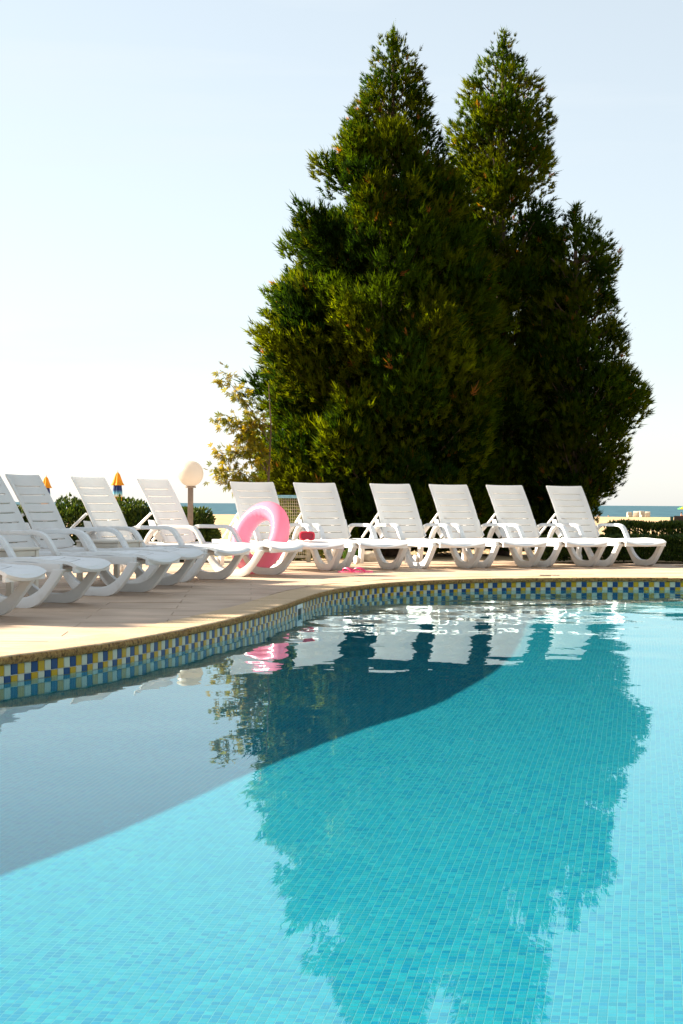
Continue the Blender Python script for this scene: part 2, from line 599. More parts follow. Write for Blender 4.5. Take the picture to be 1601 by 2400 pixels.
# ------------------------------------------------------------------ pool edge curve (plan), pool lies on its right / near side
EDGE_CTRL = [(-7.0, 0.9), (-5.2, 2.6), (-3.35, 4.1), (-2.42, 5.65), (-1.97, 6.80), (-1.557, 7.835), (-1.164, 8.683), (-0.735, 10.2),
             (-0.463, 11.61), (-0.305, 12.74), (-0.2, 13.50), (-0.095, 14.10), (0.07, 14.65), (0.27, 15.15), (0.503, 15.58),
             (0.98, 16.15), (1.47, 16.49), (1.97, 16.70), (2.71, 16.83), (3.36, 16.9), (5.0, 16.95), (8.0, 16.6), (11.0, 15.4)]


def resample(ctrl, step):
    P = np.array(smooth2d(ctrl, 24))
    s = np.concatenate([[0], np.cumsum(np.linalg.norm(np.diff(P, axis=0), axis=1))])
    n = int(s[-1] / step)
    t = np.linspace(0, n * step, n + 1)
    return np.stack([np.interp(t, s, P[:, 0]), np.interp(t, s, P[:, 1])], 1), t


E, ET = resample(EDGE_CTRL, 0.05)
# smooth a little
for _ in range(30):
    E[1:-1] = 0.25 * E[:-2] + 0.5 * E[1:-1] + 0.25 * E[2:]
TAN = np.gradient(E, axis=0)
TAN /= np.linalg.norm(TAN, axis=1)[:, None]
NOUT = np.stack([-TAN[:, 1], TAN[:, 0]], 1)          # away from the pool


def at_s(s, off=0.0):
    i = np.interp(s, ET, np.arange(len(ET)))
    a = int(min(max(math.floor(i), 0), len(ET) - 2)); f = i - a
    p = E[a] * (1 - f) + E[a + 1] * f
    n = NOUT[a] * (1 - f) + NOUT[a + 1] * f
    n = n / np.linalg.norm(n)
    return p + n * off, n


def nearest(p):
    d = np.hypot(E[:, 0] - p[0], E[:, 1] - p[1])
    i = int(d.argmin())
    return E[i], NOUT[i], ET[i]


def in_view(x, y, margin=0.5):
    return y > 0.5 and abs(x) < 0.1988 * y + margin


# --- pool basin: walls and floor
basin = empty("pool_basin", (0, 0, 0)); tag(basin, kind="structure")
WOFF = 0.022
W = E + NOUT * WOFF
# wall mesh with uv
me = bpy.data.meshes.new("pool_wall")
vs, fs, uvs = [], [], []
zs = [-0.006, WATER_Z - 0.021, -0.75, FLOOR_Z - 0.02]
for i in range(len(W)):
    for z in zs:
        vs.append((W[i, 0], W[i, 1], z)); uvs.append((ET[i], z))
k = len(zs)
for i in range(len(W) - 1):
    for j in range(k - 1):
        fs.append((i * k + j, (i + 1) * k + j, (i + 1) * k + j + 1, i * k + j + 1))
me.from_pydata(vs, [], fs)
uvl = me.uv_layers.new(name="UVMap")
for lp in me.loops:
    uvl.data[lp.index].uv = uvs[lp.vertex_index]
me.materials.append(M['grout']); me.materials.append(M['mosaic_uv'])
for p in me.polygons:
    p.material_index = 0 if p.index % (k - 1) == 0 else 1
me.shade_smooth()
wall = link("pool_wall", me, None, basin)
# the other three sides of the basin (behind and right of the camera)
mb = MB()
mb.box(-7.3, 11.6, 0.55, 0.80, FLOOR_Z - 0.02, -0.045)
mb.box(11.2, 11.5, 0.82, 15.3, FLOOR_Z - 0.02, -0.045)
mb.build("far_side_wall", M['floor_grout'], basin)
# floor
ANG = R(-10.0); ROW = R(-4.0)                                       # mosaic courses turned against the camera axis
PITCH = 0.0205
poly = [(float(p[0]), float(p[1]), FLOOR_Z - 0.0007) for p in (E + NOUT * 0.1)[::6]]
poly += [(11.4, 15.2, FLOOR_Z - 0.0007), (11.4, 0.6, FLOOR_Z - 0.0007), (-7.2, 0.6, FLOOR_Z - 0.0007)]
mb = MB(); mb.add(poly, [tuple(range(len(poly)))])
floor_bed = mb.build("floor_bed", M['floor_grout'], basin, smooth=0)
floor_bed.data.materials.clear(); floor_bed.data.materials.append(M['floor_grout'])

ca, sa = math.cos(ANG), math.sin(ANG)
gi, gj = np.meshgrid(np.arange(-460, 420), np.arange(100, 860))
gx = gi.ravel() * PITCH; gy = gj.ravel() * PITCH
cr, sr = math.cos(ROW), math.sin(ROW)
wx = gx * cr - gy * sa; wy = gx * sr + gy * ca
keep = (wy > 3.0) & (wy < 14.5) & (np.abs(wx) < 0.1988 * wy + 0.35)
wx, wy = wx[keep], wy[keep]
# inside pool: below the edge curve
inside = np.zeros(len(wx), bool)
for c0 in range(0, len(wx), 4000):
    d = np.hypot(wx[c0:c0 + 4000, None] - E[None, ::2, 0], wy[c0:c0 + 4000, None] - E[None, ::2, 1])
    ii = d.argmin(1) * 2
    s = (wx[c0:c0 + 4000] - E[ii, 0]) * NOUT[ii, 0] + (wy[c0:c0 + 4000] - E[ii, 1]) * NOUT[ii, 1]
    inside[c0:c0 + 4000] = s < 0.0
wx, wy = wx[inside], wy[inside]
# colours: several glazes, with larger soft areas where one prevails
pal = np.array([(0.012, 0.355, 0.475), (0.017, 0.38, 0.485), (0.026, 0.41, 0.49), (0.008, 0.31, 0.465), (0.036, 0.435, 0.495)])
soft = 0.5 + 0.5 * np.sin(wx * 1.7 + 1.3 * np.sin(wy * 0.9)) * np.cos(wy * 1.25 + 0.8 * np.sin(wx * 1.1))
pick = np.clip((soft * 2.2 + rng.random(len(wx)) * 2.8 - 0.3), 0, 4.99).astype(int)
pick = np.where(rng.random(len(wx)) < 0.25, rng.integers(0, 5, len(wx)), pick)
colr = pal[pick] * (0.92 + 0.16 * rng.random((len(wx), 1)))
order = np.argsort(wy + 50 * (np.abs(wx) > 0.1988 * wy))           # nearest in view first
vis = order[wy[order] > 3.60]
near = vis[:300]
nearset = np.zeros(len(wx), bool); nearset[near] = True
hw = PITCH / 2 - 0.0010
cor = np.array([(-hw, -hw), (hw, -hw), (hw, hw), (-hw, hw)])
corw = np.stack([cor[:, 0] * cr - cor[:, 1] * sa, cor[:, 0] * sr + cor[:, 1] * ca], 1)


def tiles_mesh(name, X, Y, C, zt, ztilt, sides=True):
    n = len(X)
    top = np.zeros((n, 4, 3))
    top[:, :, 0] = X[:, None] + corw[None, :, 0]
    top[:, :, 1] = Y[:, None] + corw[None, :, 1]
    top[:, :, 2] = zt + ztilt
    bot = top.copy(); bot[:, :, 2] = FLOOR_Z - 0.006
    quads = [top]
    for a in (range(4) if sides else ()):
        b = (a + 1) % 4
        quads.append(np.stack([bot[:, a], bot[:, b], top[:, b], top[:, a]], 1))
    V = np.concatenate(quads); CC = np.concatenate([C] * len(quads))
    return tri_mesh(name, V, CC, 4)


rest = ~nearset
tilt = rng.normal(0, 0.00006, (rest.sum(), 4))
me = tiles_mesh("mosaic_field", wx[rest], wy[rest], colr[rest], FLOOR_Z, tilt, False)
me.materials.append(M['floor_tile'])
field = link("mosaic_field", me, None, basin); field["kind"] = "stuff"
tile_meshes = []
for c in pal:
    tm = tiles_mesh("floor_tile", np.zeros(1), np.zeros(1), c[None, :], FLOOR_Z, np.zeros((1, 4)))
    tm.materials.append(M['floor_tile']); tile_meshes.append(tm)
for i in near:
    o = link("floor_tile", tile_meshes[pick[i]], None, basin)
    o.location = (wx[i], wy[i], rng.normal(0, 0.00012))

# --- waterline band of glazed tiles: one full course, one half under water
TP = 0.0525
s_vis = []
n_t = int(ET[-1] / TP)
band = []
for i in range(n_t):
    s = (i + 0.5) * TP
    p, n = at_s(s, WOFF)
    if not in_view(p[0], p[1], 0.35) or p[1] < 6.5: continue
    if abs(s - 0) < -1: continue
    for r in range(3):
        band.append((p[1], i, r, p, n))
# skimmer opening: leave out the tiles in front of it
SK = nearest((-0.298, 12.80))[2]
tilebox = MB(); tilebox.box(-0.0243, 0.0243, -0.006, 0.004, -0.0247, 0.0247)
tmesh = [tilebox.mesh("blue_tile", 0.0015, seg=1), None, None]
tmesh[1] = tmesh[0].copy(); tmesh[2] = tmesh[0].copy()
for tmx, kx in zip(tmesh, ('blue_tile', 'yellow_tile', 'cream_tile')): tmx.materials.append(M[kx])
tnames = ('glazed_tile_blue', 'glazed_tile_yellow', 'glazed_tile_cream')
band = [b for b in band if abs((b[1] + 0.5) * TP - SK) > 0.145]
vis_b = sorted([b for b in band if b[2] < 2 and in_view(b[3][0], b[3][1], 0.0)], key=lambda b: b[0])[:300]
key_b = {(b[1], b[2]) for b in vis_b}
rest_v = {0: [], 1: [], 2: []}
tile_band = empty("waterline_tile_band"); tile_band.parent = basin
for (d, i, r, p, n) in band:
    c = ((i - r * 2) % 3)
    c = (i + r) % 3
    z = -0.0445 - TP * (r + 0.5)
    ang = math.atan2(n[1], n[0]) - math.pi / 2 + rng.normal(0, 0.012)
    if (i, r) in key_b:
        o = link("glazed_tile", tmesh[c], None, tile_band)
        o.location = (p[0], p[1], z + rng.normal(0, 0.0005)); o.rotation_euler = (rng.normal(0, 0.012), rng.normal(0, 0.008), ang)
    else:
        rest_v[c].append((p, z, ang))
for c, kx in enumerate(('blue_tile', 'yellow_tile', 'cream_tile')):
    mb = MB()
    for (p, z, ang) in rest_v[c]:
        q = MB(); q.box(-0.0243, 0.0243, -0.006, 0.004, -0.0247, 0.0247)
        cs, sn = math.cos(ang), math.sin(ang)
        mb.add([(p[0] + v[0] * cs - v[1] * sn, p[1] + v[0] * sn + v[1] * cs, z + v[2]) for v in q.v], q.f)
    if mb.v:
        o = mb.build("glazed_tiles_far", M[kx], tile_band, smooth=0); o["kind"] = "stuff"

# --- skimmer mouth
p, n = at_s(SK, WOFF)
sk = empty("pool_skimmer", (p[0], p[1], 0), math.atan2(n[1], n[0]) - math.pi / 2)
tag(sk, "white plastic skimmer mouth set into the tiled pool wall", "skimmer")
mb = MB()
mb.box(-0.130, -0.106, -0.012, 0.05, -0.20, -0.0445)
mb.box(0.106, 0.130, -0.012, 0.05, -0.20, -0.0445)
mb.box(-0.106, 0.106, -0.012, 0.05, -0.078, -0.0445)
mb.box(-0.106, 0.106, -0.012, 0.05, -0.20, -0.176)
mb.build("frame", M['white_abs'], sk, 0.003)
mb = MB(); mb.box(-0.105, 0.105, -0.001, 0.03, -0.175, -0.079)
mb.build("mouth_shade", M['dark'], sk, 0.002)  # dark slab painted as the shaded inside of the mouth

# --- water sheet
wp = [(float(q[0]), float(q[1]), 0) for q in (E + NOUT * 0.018)[::4]]
wp += [(11.19, 15.3, 0), (11.19, 0.81, 0), (-7.2, 0.81, 0)]
mb = MB(); mb.add(wp, [tuple(range(len(wp)))])
water = mb.build("pool_water", M['water'], None, smooth=60)
water.location = (0, 0, WATER_Z)
tag(water, kind="structure")
if water.data.polygons[0].normal.z < 0: water.data.flip_normals()
water.cycles.is_caustics_caster = True

# --- coping stones
coping = empty("pool_coping"); tag(coping, kind="structure")
CW = 0.30
slen = 0.92
ns = int(ET[-1] / slen)
sec = [(CW, -0.045), (CW, -0.0015), (0.022, 0.0), (0.012, -0.002), (0.004, -0.008), (0.0, -0.018), (0.001, -0.034), (0.006, -0.0435)]
for i in range(ns):
    s0 = i * slen + 0.0015; s1 = (i + 1) * slen - 0.0015
    m_ = 22
    vs, fs = [], []
    dz = rng.normal(0, 0.0012)
    for a in range(m_ + 1):
        s = s0 + (s1 - s0) * a / m_
        for (o_, z_) in sec:
            j = 0.0
            if 0.0 <= o_ < 0.02: j = 0.0022 * math.sin(s * 37 + z_ * 300) + rng.normal(0, 0.0012)
            pp, nn = at_s(s, o_ + j)
            vs.append((pp[0], pp[1], z_ + dz))
    kk = len(sec)
    for a in range(m_):
        for b in range(kk):
            b2 = (b + 1) % kk
            fs.append((a * kk + b, (a + 1) * kk + b, (a + 1) * kk + b2, a * kk + b2))
    fs.append(tuple(range(kk))); fs.append(tuple(m_ * kk + b for b in range(kk - 1, -1, -1)))
    mb = MB(); mb.add(vs, fs)
    mb.build("coping_stone", M['coping'], coping, smooth=50)

# --- deck: grout bed and single stone tiles
deck = empty("deck"); tag(deck, kind="structure")
bed = [(float(q[0]), float(q[1]), -0.010) for q in (E + NOUT * 0.05)[::4]]
bed += [(14, 14.5, -0.010), (14, 21.75, -0.010), (-14, 21.75, -0.010), (-14, 0.9, -0.010)]
mb = MB(); mb.add(bed, [tuple(range(len(bed)))])
mb.build("tile_bed", M['deck_grout'], deck, smooth=0)
mb = MB(); mb.box(-14, 14, -6, 0.78, -0.3, -0.004)
mb.build("near_deck_slab", M['deck'], deck, smooth=0)


def clip(poly, p, n):
    out = []
    for i in range(len(poly)):
        a, b = poly[i], poly[(i + 1) % len(poly)]
        da = (a[0] - p[0]) * n[0] + (a[1] - p[1]) * n[1]
        db = (b[0] - p[0]) * n[0] + (b[1] - p[1]) * n[1]
        if da >= 0: out.append(a)
        if da * db < 0:
            t = da / (da - db)
            out.append((a[0] + (b[0] - a[0]) * t, a[1] + (b[1] - a[1]) * t))
    return out


TL, TD = 1.0, 0.345
DA = R(3.0)
dca, dsa = math.cos(DA), math.sin(DA)
cnt = 0
far_tiles = MB()
for j in range(15, 66):
    for i in range(-12, 12):
        cx = (i + 0.5 * (j % 2)) * TL; cyy = j * TD
        x, y = cx * dca - cyy * dsa, cx * dsa + cyy * dca
        if y > 21.55 or y < 6: continue
        visible = in_view(x, y, 0.75)
        if not in_view(x, y, 4.5): continue
        hx, hy = TL / 2 - 0.0017, TD / 2 - 0.002
        pg = [(x + a * dca - b * dsa, y + a * dsa + b * dca) for a, b in ((-hx, -hy), (hx, -hy), (hx, hy), (-hx, hy))]
        pe, ne, se = nearest((x, y))
        side = (x - pe[0]) * ne[0] + (y - pe[1]) * ne[1]
        if side < -0.65: continue
        if side < 1.0:
            for sgn in (-1, 0, 1):
                q, nq = at_s(se + sgn * 0.45, CW + 0.004)
                pg = clip(pg, q, nq)
                if len(pg) < 3: break
            if len(pg) < 3: continue
        zt = -0.004 + rng.normal(0, 0.0006)
        n_ = len(pg)
        vv = [(a, b, zt) for a, b in pg] + [(a, b, -0.02) for a, b in pg]
        ff = [tuple(range(n_))] + [(a, a + n_, (a + 1) % n_ + n_, (a + 1) % n_) for a in range(n_)]
        if visible:
            mb = MB(); mb.add(vv, ff)
            mb.build("deck_tile", M['deck'], deck, smooth=0)
            cnt += 1
        else:
            far_tiles.add(vv, ff)
o = far_tiles.build("deck_tiles_beyond", M['deck'], deck, smooth=0); o["kind"] = "stuff"
print("deck tiles", cnt)

# --- beach and sea
ys = np.concatenate([np.linspace(20.0, 60, 90), np.linspace(61, 150, 70), np.linspace(155, 384, 40)])
us = np.linspace(-1, 1, 120)
vs, fs = [], []
for y in ys:
    for u in us:
        x = u * (0.32 * y + 8)
        z = -0.03 - 1.92 * max(0, (y - 23)) / 360
        amp = 0.035 if y < 150 else 0.02
        z += amp * (math.sin(x * 2.1 + y * 1.3) * math.sin(y * 1.7 - x * 0.6) + 0.6 * rng.normal()) * min(1, max(0, (y - 22) / 4)) * 0.8
        if y < 21.8: z = -0.2
        vs.append((x, y, z))
for u in us:                                          # the shore falls away behind the crest
    vs.append((u * (0.32 * 400 + 8), 405, -3.4))
nu = len(us)
for a in range(len(ys)):
    for b in range(nu - 1):
        fs.append((a * nu + b, a * nu + b + 1, (a + 1) * nu + b + 1, (a + 1) * nu + b))
mb = MB(); mb.add(vs, fs)
sand = mb.build("beach_sand", M['sand'], None, smooth=80); tag(sand, kind="structure")
mb = MB(); mb.add([(-4000, 330, -3.0), (4000, 330, -3.0), (4000, 9000, -3.0), (-4000, 9000, -3.0)], [(0, 1, 2, 3)])
sea = mb.build("sea", M['sea'], None, smooth=0); tag(sea, kind="structure")
mb = MB(); mb.add([(-4000, -4000, -3.6), (4000, -4000, -3.6), (4000, 332, -3.6), (-4000, 332, -3.6)], [(0, 1, 2, 3)])
gr = mb.build("ground", M['sand'], None, smooth=0); tag(gr, kind="structure")
mb = MB()
mb.box(-60, -14.1, -6, 21.9, -0.8, -0.05); mb.box(14.1, 60, -6, 21.9, -0.8, -0.05)
lawn = mb.build("side_ground", M['sand'], None, smooth=0); tag(lawn, kind="structure")

# ------------------------------------------------------------------ foliage tools
def spray_template(n, seed):
    """a tuft of scale-leaf shoots fanning out of one point, the middle ones longest"""
    r = np.random.default_rng(seed)
    T = []
    for i in range(n):
        a = R(44) * math.sqrt((i + 0.2) / n)
        f = i * 2.4 + r.normal(0, 0.3)
        d = np.array([math.sin(a) * math.cos(f), math.cos(a), math.sin(a) * math.sin(f)])
        L = (0.85 - 0.30 * (i / n)) * (0.6 + 0.6 * r.random())
        q = np.cross(d, r.normal(0, 1, 3)); q /= np.linalg.norm(q)
        w = 0.060 + 0.025 * r.random()
        p = np.array([r.normal(0, 0.05), 0.55 * (1 - i / n) * r.random(), r.normal(0, 0.05)])
        T.append([p - q * w, p + q * w, p + d * L])
    return np.array(T)


SPRAYS = [spray_template(11, s) for s in range(8)]


def norm(v): return v / (np.linalg.norm(v, axis=-1, keepdims=True) + 1e-9)


def instance(templates, P, D, S, C, r, NN=None):
    """place templates at P pointing along D; NN are outward normals of the tufts"""
    k = r.integers(0, len(templates), len(P))
    Vs, Cs, Ns = [], [], []
    up = norm(r.normal(0, 1, (len(P), 3)))
    A = norm(np.cross(D, up)); B = np.cross(D, A)
    for t, T in enumerate(templates):
        m_ = k == t
        if not m_.any(): continue
        p, d, a, b, s = P[m_], D[m_], A[m_], B[m_], S[m_]
        loc = (T[None, :, :, 0, None] * a[:, None, None, :] + T[None, :, :, 1, None] * d[:, None, None, :]
               + T[None, :, :, 2, None] * b[:, None, None, :]) * s[:, None, None, None] + p[:, None, None, :]
        Vs.append(loc.reshape(-1, T.shape[1], 3))
        Cs.append(np.repeat(C[m_], len(T), axis=0))
        if NN is not None:
            nn = np.repeat(NN[m_], len(T), axis=0)
            v = Vs[-1]
            g = np.cross(v[:, 1] - v[:, 0], v[:, 2] - v[:, 0])
            fl = (g * nn).sum(1) < 0
            v[fl] = v[fl][:, ::-1]
            g = norm(np.where(fl[:, None], -g, g))
            Ns.append(norm(nn * 0.62 + g * 0.62))
    if NN is not None: return np.concatenate(Vs), np.concatenate(Cs), np.concatenate(Ns)
    return np.concatenate(Vs), np.concatenate(Cs)


def conifer(name, label, axis_px, Y, left, right, n_branch, seed, dens=1.0, group=None):
    """upright juniper: trunk, ascending limbs, scale-leaf sprays; left / right are half widths of the crown over height"""
    r = np.random.default_rng(seed)
    sc = Y / 4027.0
    X = (axis_px - 800.5) * sc
    toz = lambda py: CAM_H + (1179.5 + 0.0063 * (axis_px - 800.5) - py) * sc
    lz = np.array([toz(p) for p, _ in left])[::-1]; lr = np.array([w * sc for _, w in left])[::-1]
    rz = np.array([toz(p) for p, _ in right])[::-1]; rr = np.array([w * sc for _, w in right])[::-1]
    H = max(lz.max(), rz.max())

    def rad(z, phi):
        a = np.interp(z, lz, lr); b = np.interp(z, rz, rr)
        w = 0.5 - 0.5 * np.cos(phi)                  # phi = pi is left
        return a * w + b * (1 - w)
    root = empty(name, (X, Y, -0.03))
    tag(root, label, "tree", group)
    # limbs: heights drawn so that the density over the crown's skin is even
    zz = np.linspace(0.12, H - 0.12, 400)
    wgt = (np.interp(zz, lz, lr) + np.interp(zz, rz, rr)) / 2 + 0.12
    cdf = np.cumsum(wgt); cdf /= cdf[-1]
    zt = np.interp((np.arange(n_branch) + r.random(n_branch)) / n_branch, cdf, zz)
    r.shuffle(zt)
    phi = (np.arange(n_branch) * 2.39996 + r.normal(0, 0.3, n_branch)) % (2 * math.pi)
    # limbs are gathered into boughs that reach out further than the gaps between them
    nb = int(n_branch / 4.5)
    bz = np.interp((np.arange(nb) + r.random(nb)) / nb, cdf, zz); r.shuffle(bz)
    bp_ = (np.arange(nb) * 2.39996 + r.normal(0, 0.4, nb)) % (2 * math.pi)
    dphi = (phi[:, None] - bp_[None] + math.pi) % (2 * math.pi) - math.pi
    rm_ = np.maximum(rad(zt, phi), 0.15)
    dist = np.sqrt((dphi * rm_[:, None]) ** 2 + (zt[:, None] - bz[None]) ** 2)
    ib = dist.argmin(1); dm = dist.min(1)
    ii = np.arange(n_branch)
    pull = 0.40 * np.clip(rm_ / 1.1, 0.05, 1)
    phi = phi - pull * dphi[ii, ib]
    zt = zt - pull * (zt - bz[ib])
    reach = 1.03 + 0.055 * r.normal(0, 1, nb)[ib]
    bough = np.clip(reach - 0.22 * np.clip(dm / 0.42, 0, 1) ** 1.5 + r.normal(0, 0.05, n_branch), 0.45, 1.22)
    slim = np.clip(rad(zt, phi) / 1.2, 0.15, 1)      # the slender top keeps an even taper
    Rr = np.maximum((rad(zt, phi) - 0.06 - 0.05 * (1 - slim)) * (1 + (bough - 1) * slim), 0.04)
    Ps, Ds, Ss, Cs, Nn = [], [], [], [], []
    limbs = MB()
    limbs.tube([(0, 0, -0.1), (0.02, 0, H * 0.3), (0, 0.02, H * 0.6), (0, 0, H - 0.15)], [0.15, 0.11, 0.06, 0.012], 8)
    greens = np.array([(0.042, 0.072, 0.003), (0.026, 0.052, 0.004), (0.085, 0.108, 0.003), (0.014, 0.034, 0.004), (0.066, 0.082, 0.004)])
    for z, f, L, sl in zip(zt, phi, Rr, slim):
        out = np.array([math.cos(f), math.sin(f), 0])
        z0 = max(0.1, z - 0.50 * L - 0.05)
        a = np.array([0, 0, z0]); c = np.array([out[0] * L, out[1] * L, z])
        mid = (a + c) / 2 + np.array([out[0], out[1], -0.3]) * 0.10 * L
        if L > 0.35:
            limbs.tube([a, mid, c], [0.020, 0.014, 0.005], 4, False)
        n = int((24 + 80 * L) * dens)
        s = 0.28 + 0.74 * np.sqrt(r.random(n))
        pos = ((1 - s) ** 2)[:, None] * a + (2 * s * (1 - s))[:, None] * (2 * mid - (a + c) / 2) + (s ** 2)[:, None] * c
        w = (0.045 + 0.13 * np.sin(np.clip(s, 0, 1) * math.pi * 0.92)) * (0.6 + 0.5 * min(L, 1.6))
        off = np.clip(r.normal(0, 1, (n, 3)), -1.7, 1.7) * w[:, None]
        off[:, 2] *= 0.75
        pos = pos + off
        br = norm(c - mid)
        d = norm(br[None] * 0.75 + np.array([0, 0, 0.55]) + norm(off) * 0.65 + r.normal(0, 0.28, (n, 3)))
        Ps.append(pos); Ds.append(d)
        Nn.append(norm(norm(off) * 0.8 + out[None] * 0.55 + np.array([0, 0, 0.25])))
        Ss.append((0.085 + 0.075 * r.random(n)) * (0.72 + 0.28 * sl) * (0.85 + 0.25 * min(L, 1.2)))
        base = greens[r.integers(0, 5)] * (0.58 + 0.55 * r.random())
        cc = base[None] * (0.75 + 0.5 * r.random((n, 1)))
        brown = r.random(n) < (0.008 if s.mean() > 0 else 0)
        cc[brown] = np.array([0.22, 0.09, 0.025])
        inner = (s < 0.45) & (r.random(n) < 0.10)
        cc[inner] = np.array([0.12, 0.07, 0.025])
        Cs.append(cc)
    # leader and long whip shoots that stick out of the crown
    nl = 46
    s = np.linspace(0, 1, nl)
    Ps.append(np.stack([0.05 * r.normal(0, 1, nl) * (1.2 - s), 0.05 * r.normal(0, 1, nl) * (1.2 - s), H - 0.62 + 0.55 * s], 1))
    Ds.append(norm(np.stack([r.normal(0, 0.6, nl), r.normal(0, 0.6, nl), np.full(nl, 0.8)], 1))); Ss.append(0.09 + 0.06 * r.random(nl)); Cs.append(np.tile(greens[0], (nl, 1))); Nn.append(norm(Ds[-1] * np.array([1, 1, 0.3])))
    P, D, S, C, NQ = (np.concatenate(v) for v in (Ps, Ds, Ss, Cs, Nn))
    ok = P[:, 2] > 0.06
    V, CC, NV = instance(SPRAYS, P[ok], D[ok], S[ok], C[ok], r, NQ[ok])
    whips = []
    wc, wnv = [], []
    for _ in range(110):
        i = r.integers(0, len(zt))
        f, z, L = phi[i], zt[i], Rr[i]
        p0 = np.array([math.cos(f) * L, math.sin(f) * L, z])
        d = norm(np.array([math.cos(f), math.sin(f), 0.55 + 0.5 * r.random()]) + r.normal(0, 0.2, 3))
        ln = 0.12 + 0.22 * r.random()
        for q in range(12):
            t = q / 12
            pp = p0 + d * ln * t
            e = norm(d + r.normal(0, 0.45, 3)) * 0.055 * (1.1 - t)
            sd_ = norm(np.cross(d, r.normal(0, 1, 3))) * 0.004
            whips.append([pp - sd_, pp + sd_, pp + e]); wc.append(greens[i % 3]); wnv.append(d)
    V = np.concatenate([V, np.array(whips)]); CC = np.concatenate([CC, np.array(wc)]); NV = np.concatenate([NV, np.array(wnv)])
    cm = tri_mesh("crown", V, CC, 3)
    cm.shade_smooth()
    cm.normals_split_custom_set_from_vertices(np.repeat(NV, 3, axis=0).astype(np.float32))
    cm.materials.append(M['juniper'])
    link("crown", cm, None, root)
    limbs.build("trunk", M['bark'], root, smooth=60)
    return root


def leaf_cloud(P, D, size, C, r, aspect=0.5):
    """pointed leaves: two triangles folded along the midrib"""
    T = np.array([[(0, 0, 0), (-aspect * 0.5, 0.45, 0.10), (0, 1, 0)], [(0, 0, 0), (0, 1, 0), (aspect * 0.5, 0.45, 0.10)]], float)
    return instance([T], P, D, size, C, r)


def shrub(name, label, cat, loc, size, n, seed, leaf=0.04, shape='round', greens=None, group=None, mat_='box_leaf', kind=None, up=0.6, stems=7):
    r = np.random.default_rng(seed)
    root = empty(name, loc)
    tag(root, label, cat, group, kind)
    sx, sy, sz = size
    d = norm(r.normal(0, 1, (n, 3)))
    if shape == 'round':
        rr = (0.45 + 0.59 * r.random(n) ** 0.6)
        lump = 1 + 0.10 * np.sin(d[:, 0] * 7 + seed) * np.cos(d[:, 1] * 6) + 0.08 * np.sin(d[:, 2] * 9 + seed * 2)
        P = d * (rr * lump)[:, None]
        P[:, 2] = P[:, 2] * 0.5 + 0.5
        P *= np.array([sx, sy, sz])
    else:                                             # clipped hedge: a box, leaves thickest at its faces
        P = r.uniform(-1, 1, (n, 3))
        f = r.integers(0, 4, n)
        depth = 1 - 0.10 * r.random(n) ** 2 + r.normal(0, 0.012, n)
        top = f <= 1
        P[top, 2] = 1 - (0.14 * r.random(top.sum()) ** 1.5) + r.normal(0, 0.05, top.sum()) + 0.05 * np.sin(P[top, 0] * 19 + seed)
        fr = f == 2
        P[fr, 1] = -depth[fr]
        P[::4, :] = r.uniform(-0.93, 0.93, (len(P[::4]), 3)); f[::4] = 9; top = f <= 1; fr = f == 2
        sd_ = f == 3
        P[sd_, 0] = np.sign(P[sd_, 0]) * depth[sd_]
        P[:, 2] = P[:, 2] * 0.5 + 0.5
        P *= np.array([sx, sy, sz])
        d = norm(np.where(top[:, None], np.array([[0, 0, 1.0]]), np.where(fr[:, None], np.array([[0, -1.0, 0.3]]), np.stack([np.sign(P[:, 0]), 0 * P[:, 0], 0 * P[:, 0] + 0.3], 1))))
    D = norm(d * 0.7 + np.array([0, 0, up]) + r.normal(0, 0.45, (n, 3)))
    P[:, 2] = np.maximum(P[:, 2], 0.02)
    g = greens if greens is not None else np.array([(0.05, 0.085, 0.012), (0.035, 0.065, 0.012), (0.08, 0.11, 0.015), (0.025, 0.05, 0.012)])
    C = g[r.integers(0, len(g), n)] * (0.75 + 0.5 * r.random((n, 1)))
    V, CC = leaf_cloud(P, D, leaf * (0.7 + 0.6 * r.random(n)), C, r)
    m_ = tri_mesh("foliage", V, CC, 3); m_.materials.append(M[mat_])
    link("foliage", m_, None, root)
    for q in range(stems):
        st = MB()
        a = q * 2.4
        x, y = (0.35 * sx * math.cos(a), 0.35 * sy * math.sin(a)) if shape == 'round' else (sx * (-0.9 + 1.8 * q / max(1, stems - 1)), 0)
        st.tube([(x * 0.4 if shape == 'round' else x, y * 0.4, -0.03), (x * 0.8 if shape == 'round' else x + 0.02, y * 0.8, sz * 0.5), (x * 1.3 if shape == 'round' else x, y * 1.3, sz * 0.85)], [0.012, 0.009, 0.004], 5, False)
        st.build("stem", M['twig'], root)
    return root


# ------------------------------------------------------------------ the three junipers
conifer("juniper_tree", "tallest broad dark green conifer, leftmost of the three behind the loungers", 915, 24.0,
        [(58, 2), (110, 25), (150, 55), (220, 85), (300, 125), (360, 172), (410, 205), (470, 228), (540, 246), (600, 262), (670, 290), (750, 304), (820, 318), (900, 312), (1000, 306), (1100, 300), (1200, 290), (1298, 250)],
        [(58, 2), (100, 22), (150, 62), (220, 86), (300, 98), (350, 112), (400, 140), (500, 190), (600, 225), (800, 245), (1000, 240), (1298, 210)],
        560, 11, group="conifers behind the loungers")
conifer("juniper_tree", "narrow topped conifer, middle one of the three behind the loungers", 1172, 25.3,
        [(64, 2), (110, 28), (180, 82), (280, 118), (400, 124), (500, 165), (600, 190), (800, 215), (1000, 210), (1294, 180)],
        [(64, 2), (110, 24), (150, 52), (210, 100), (300, 130), (400, 118), (470, 122), (600, 150), (800, 185), (1000, 185), (1294, 150)],
        480, 23, 0.72, group="conifers behind the loungers")
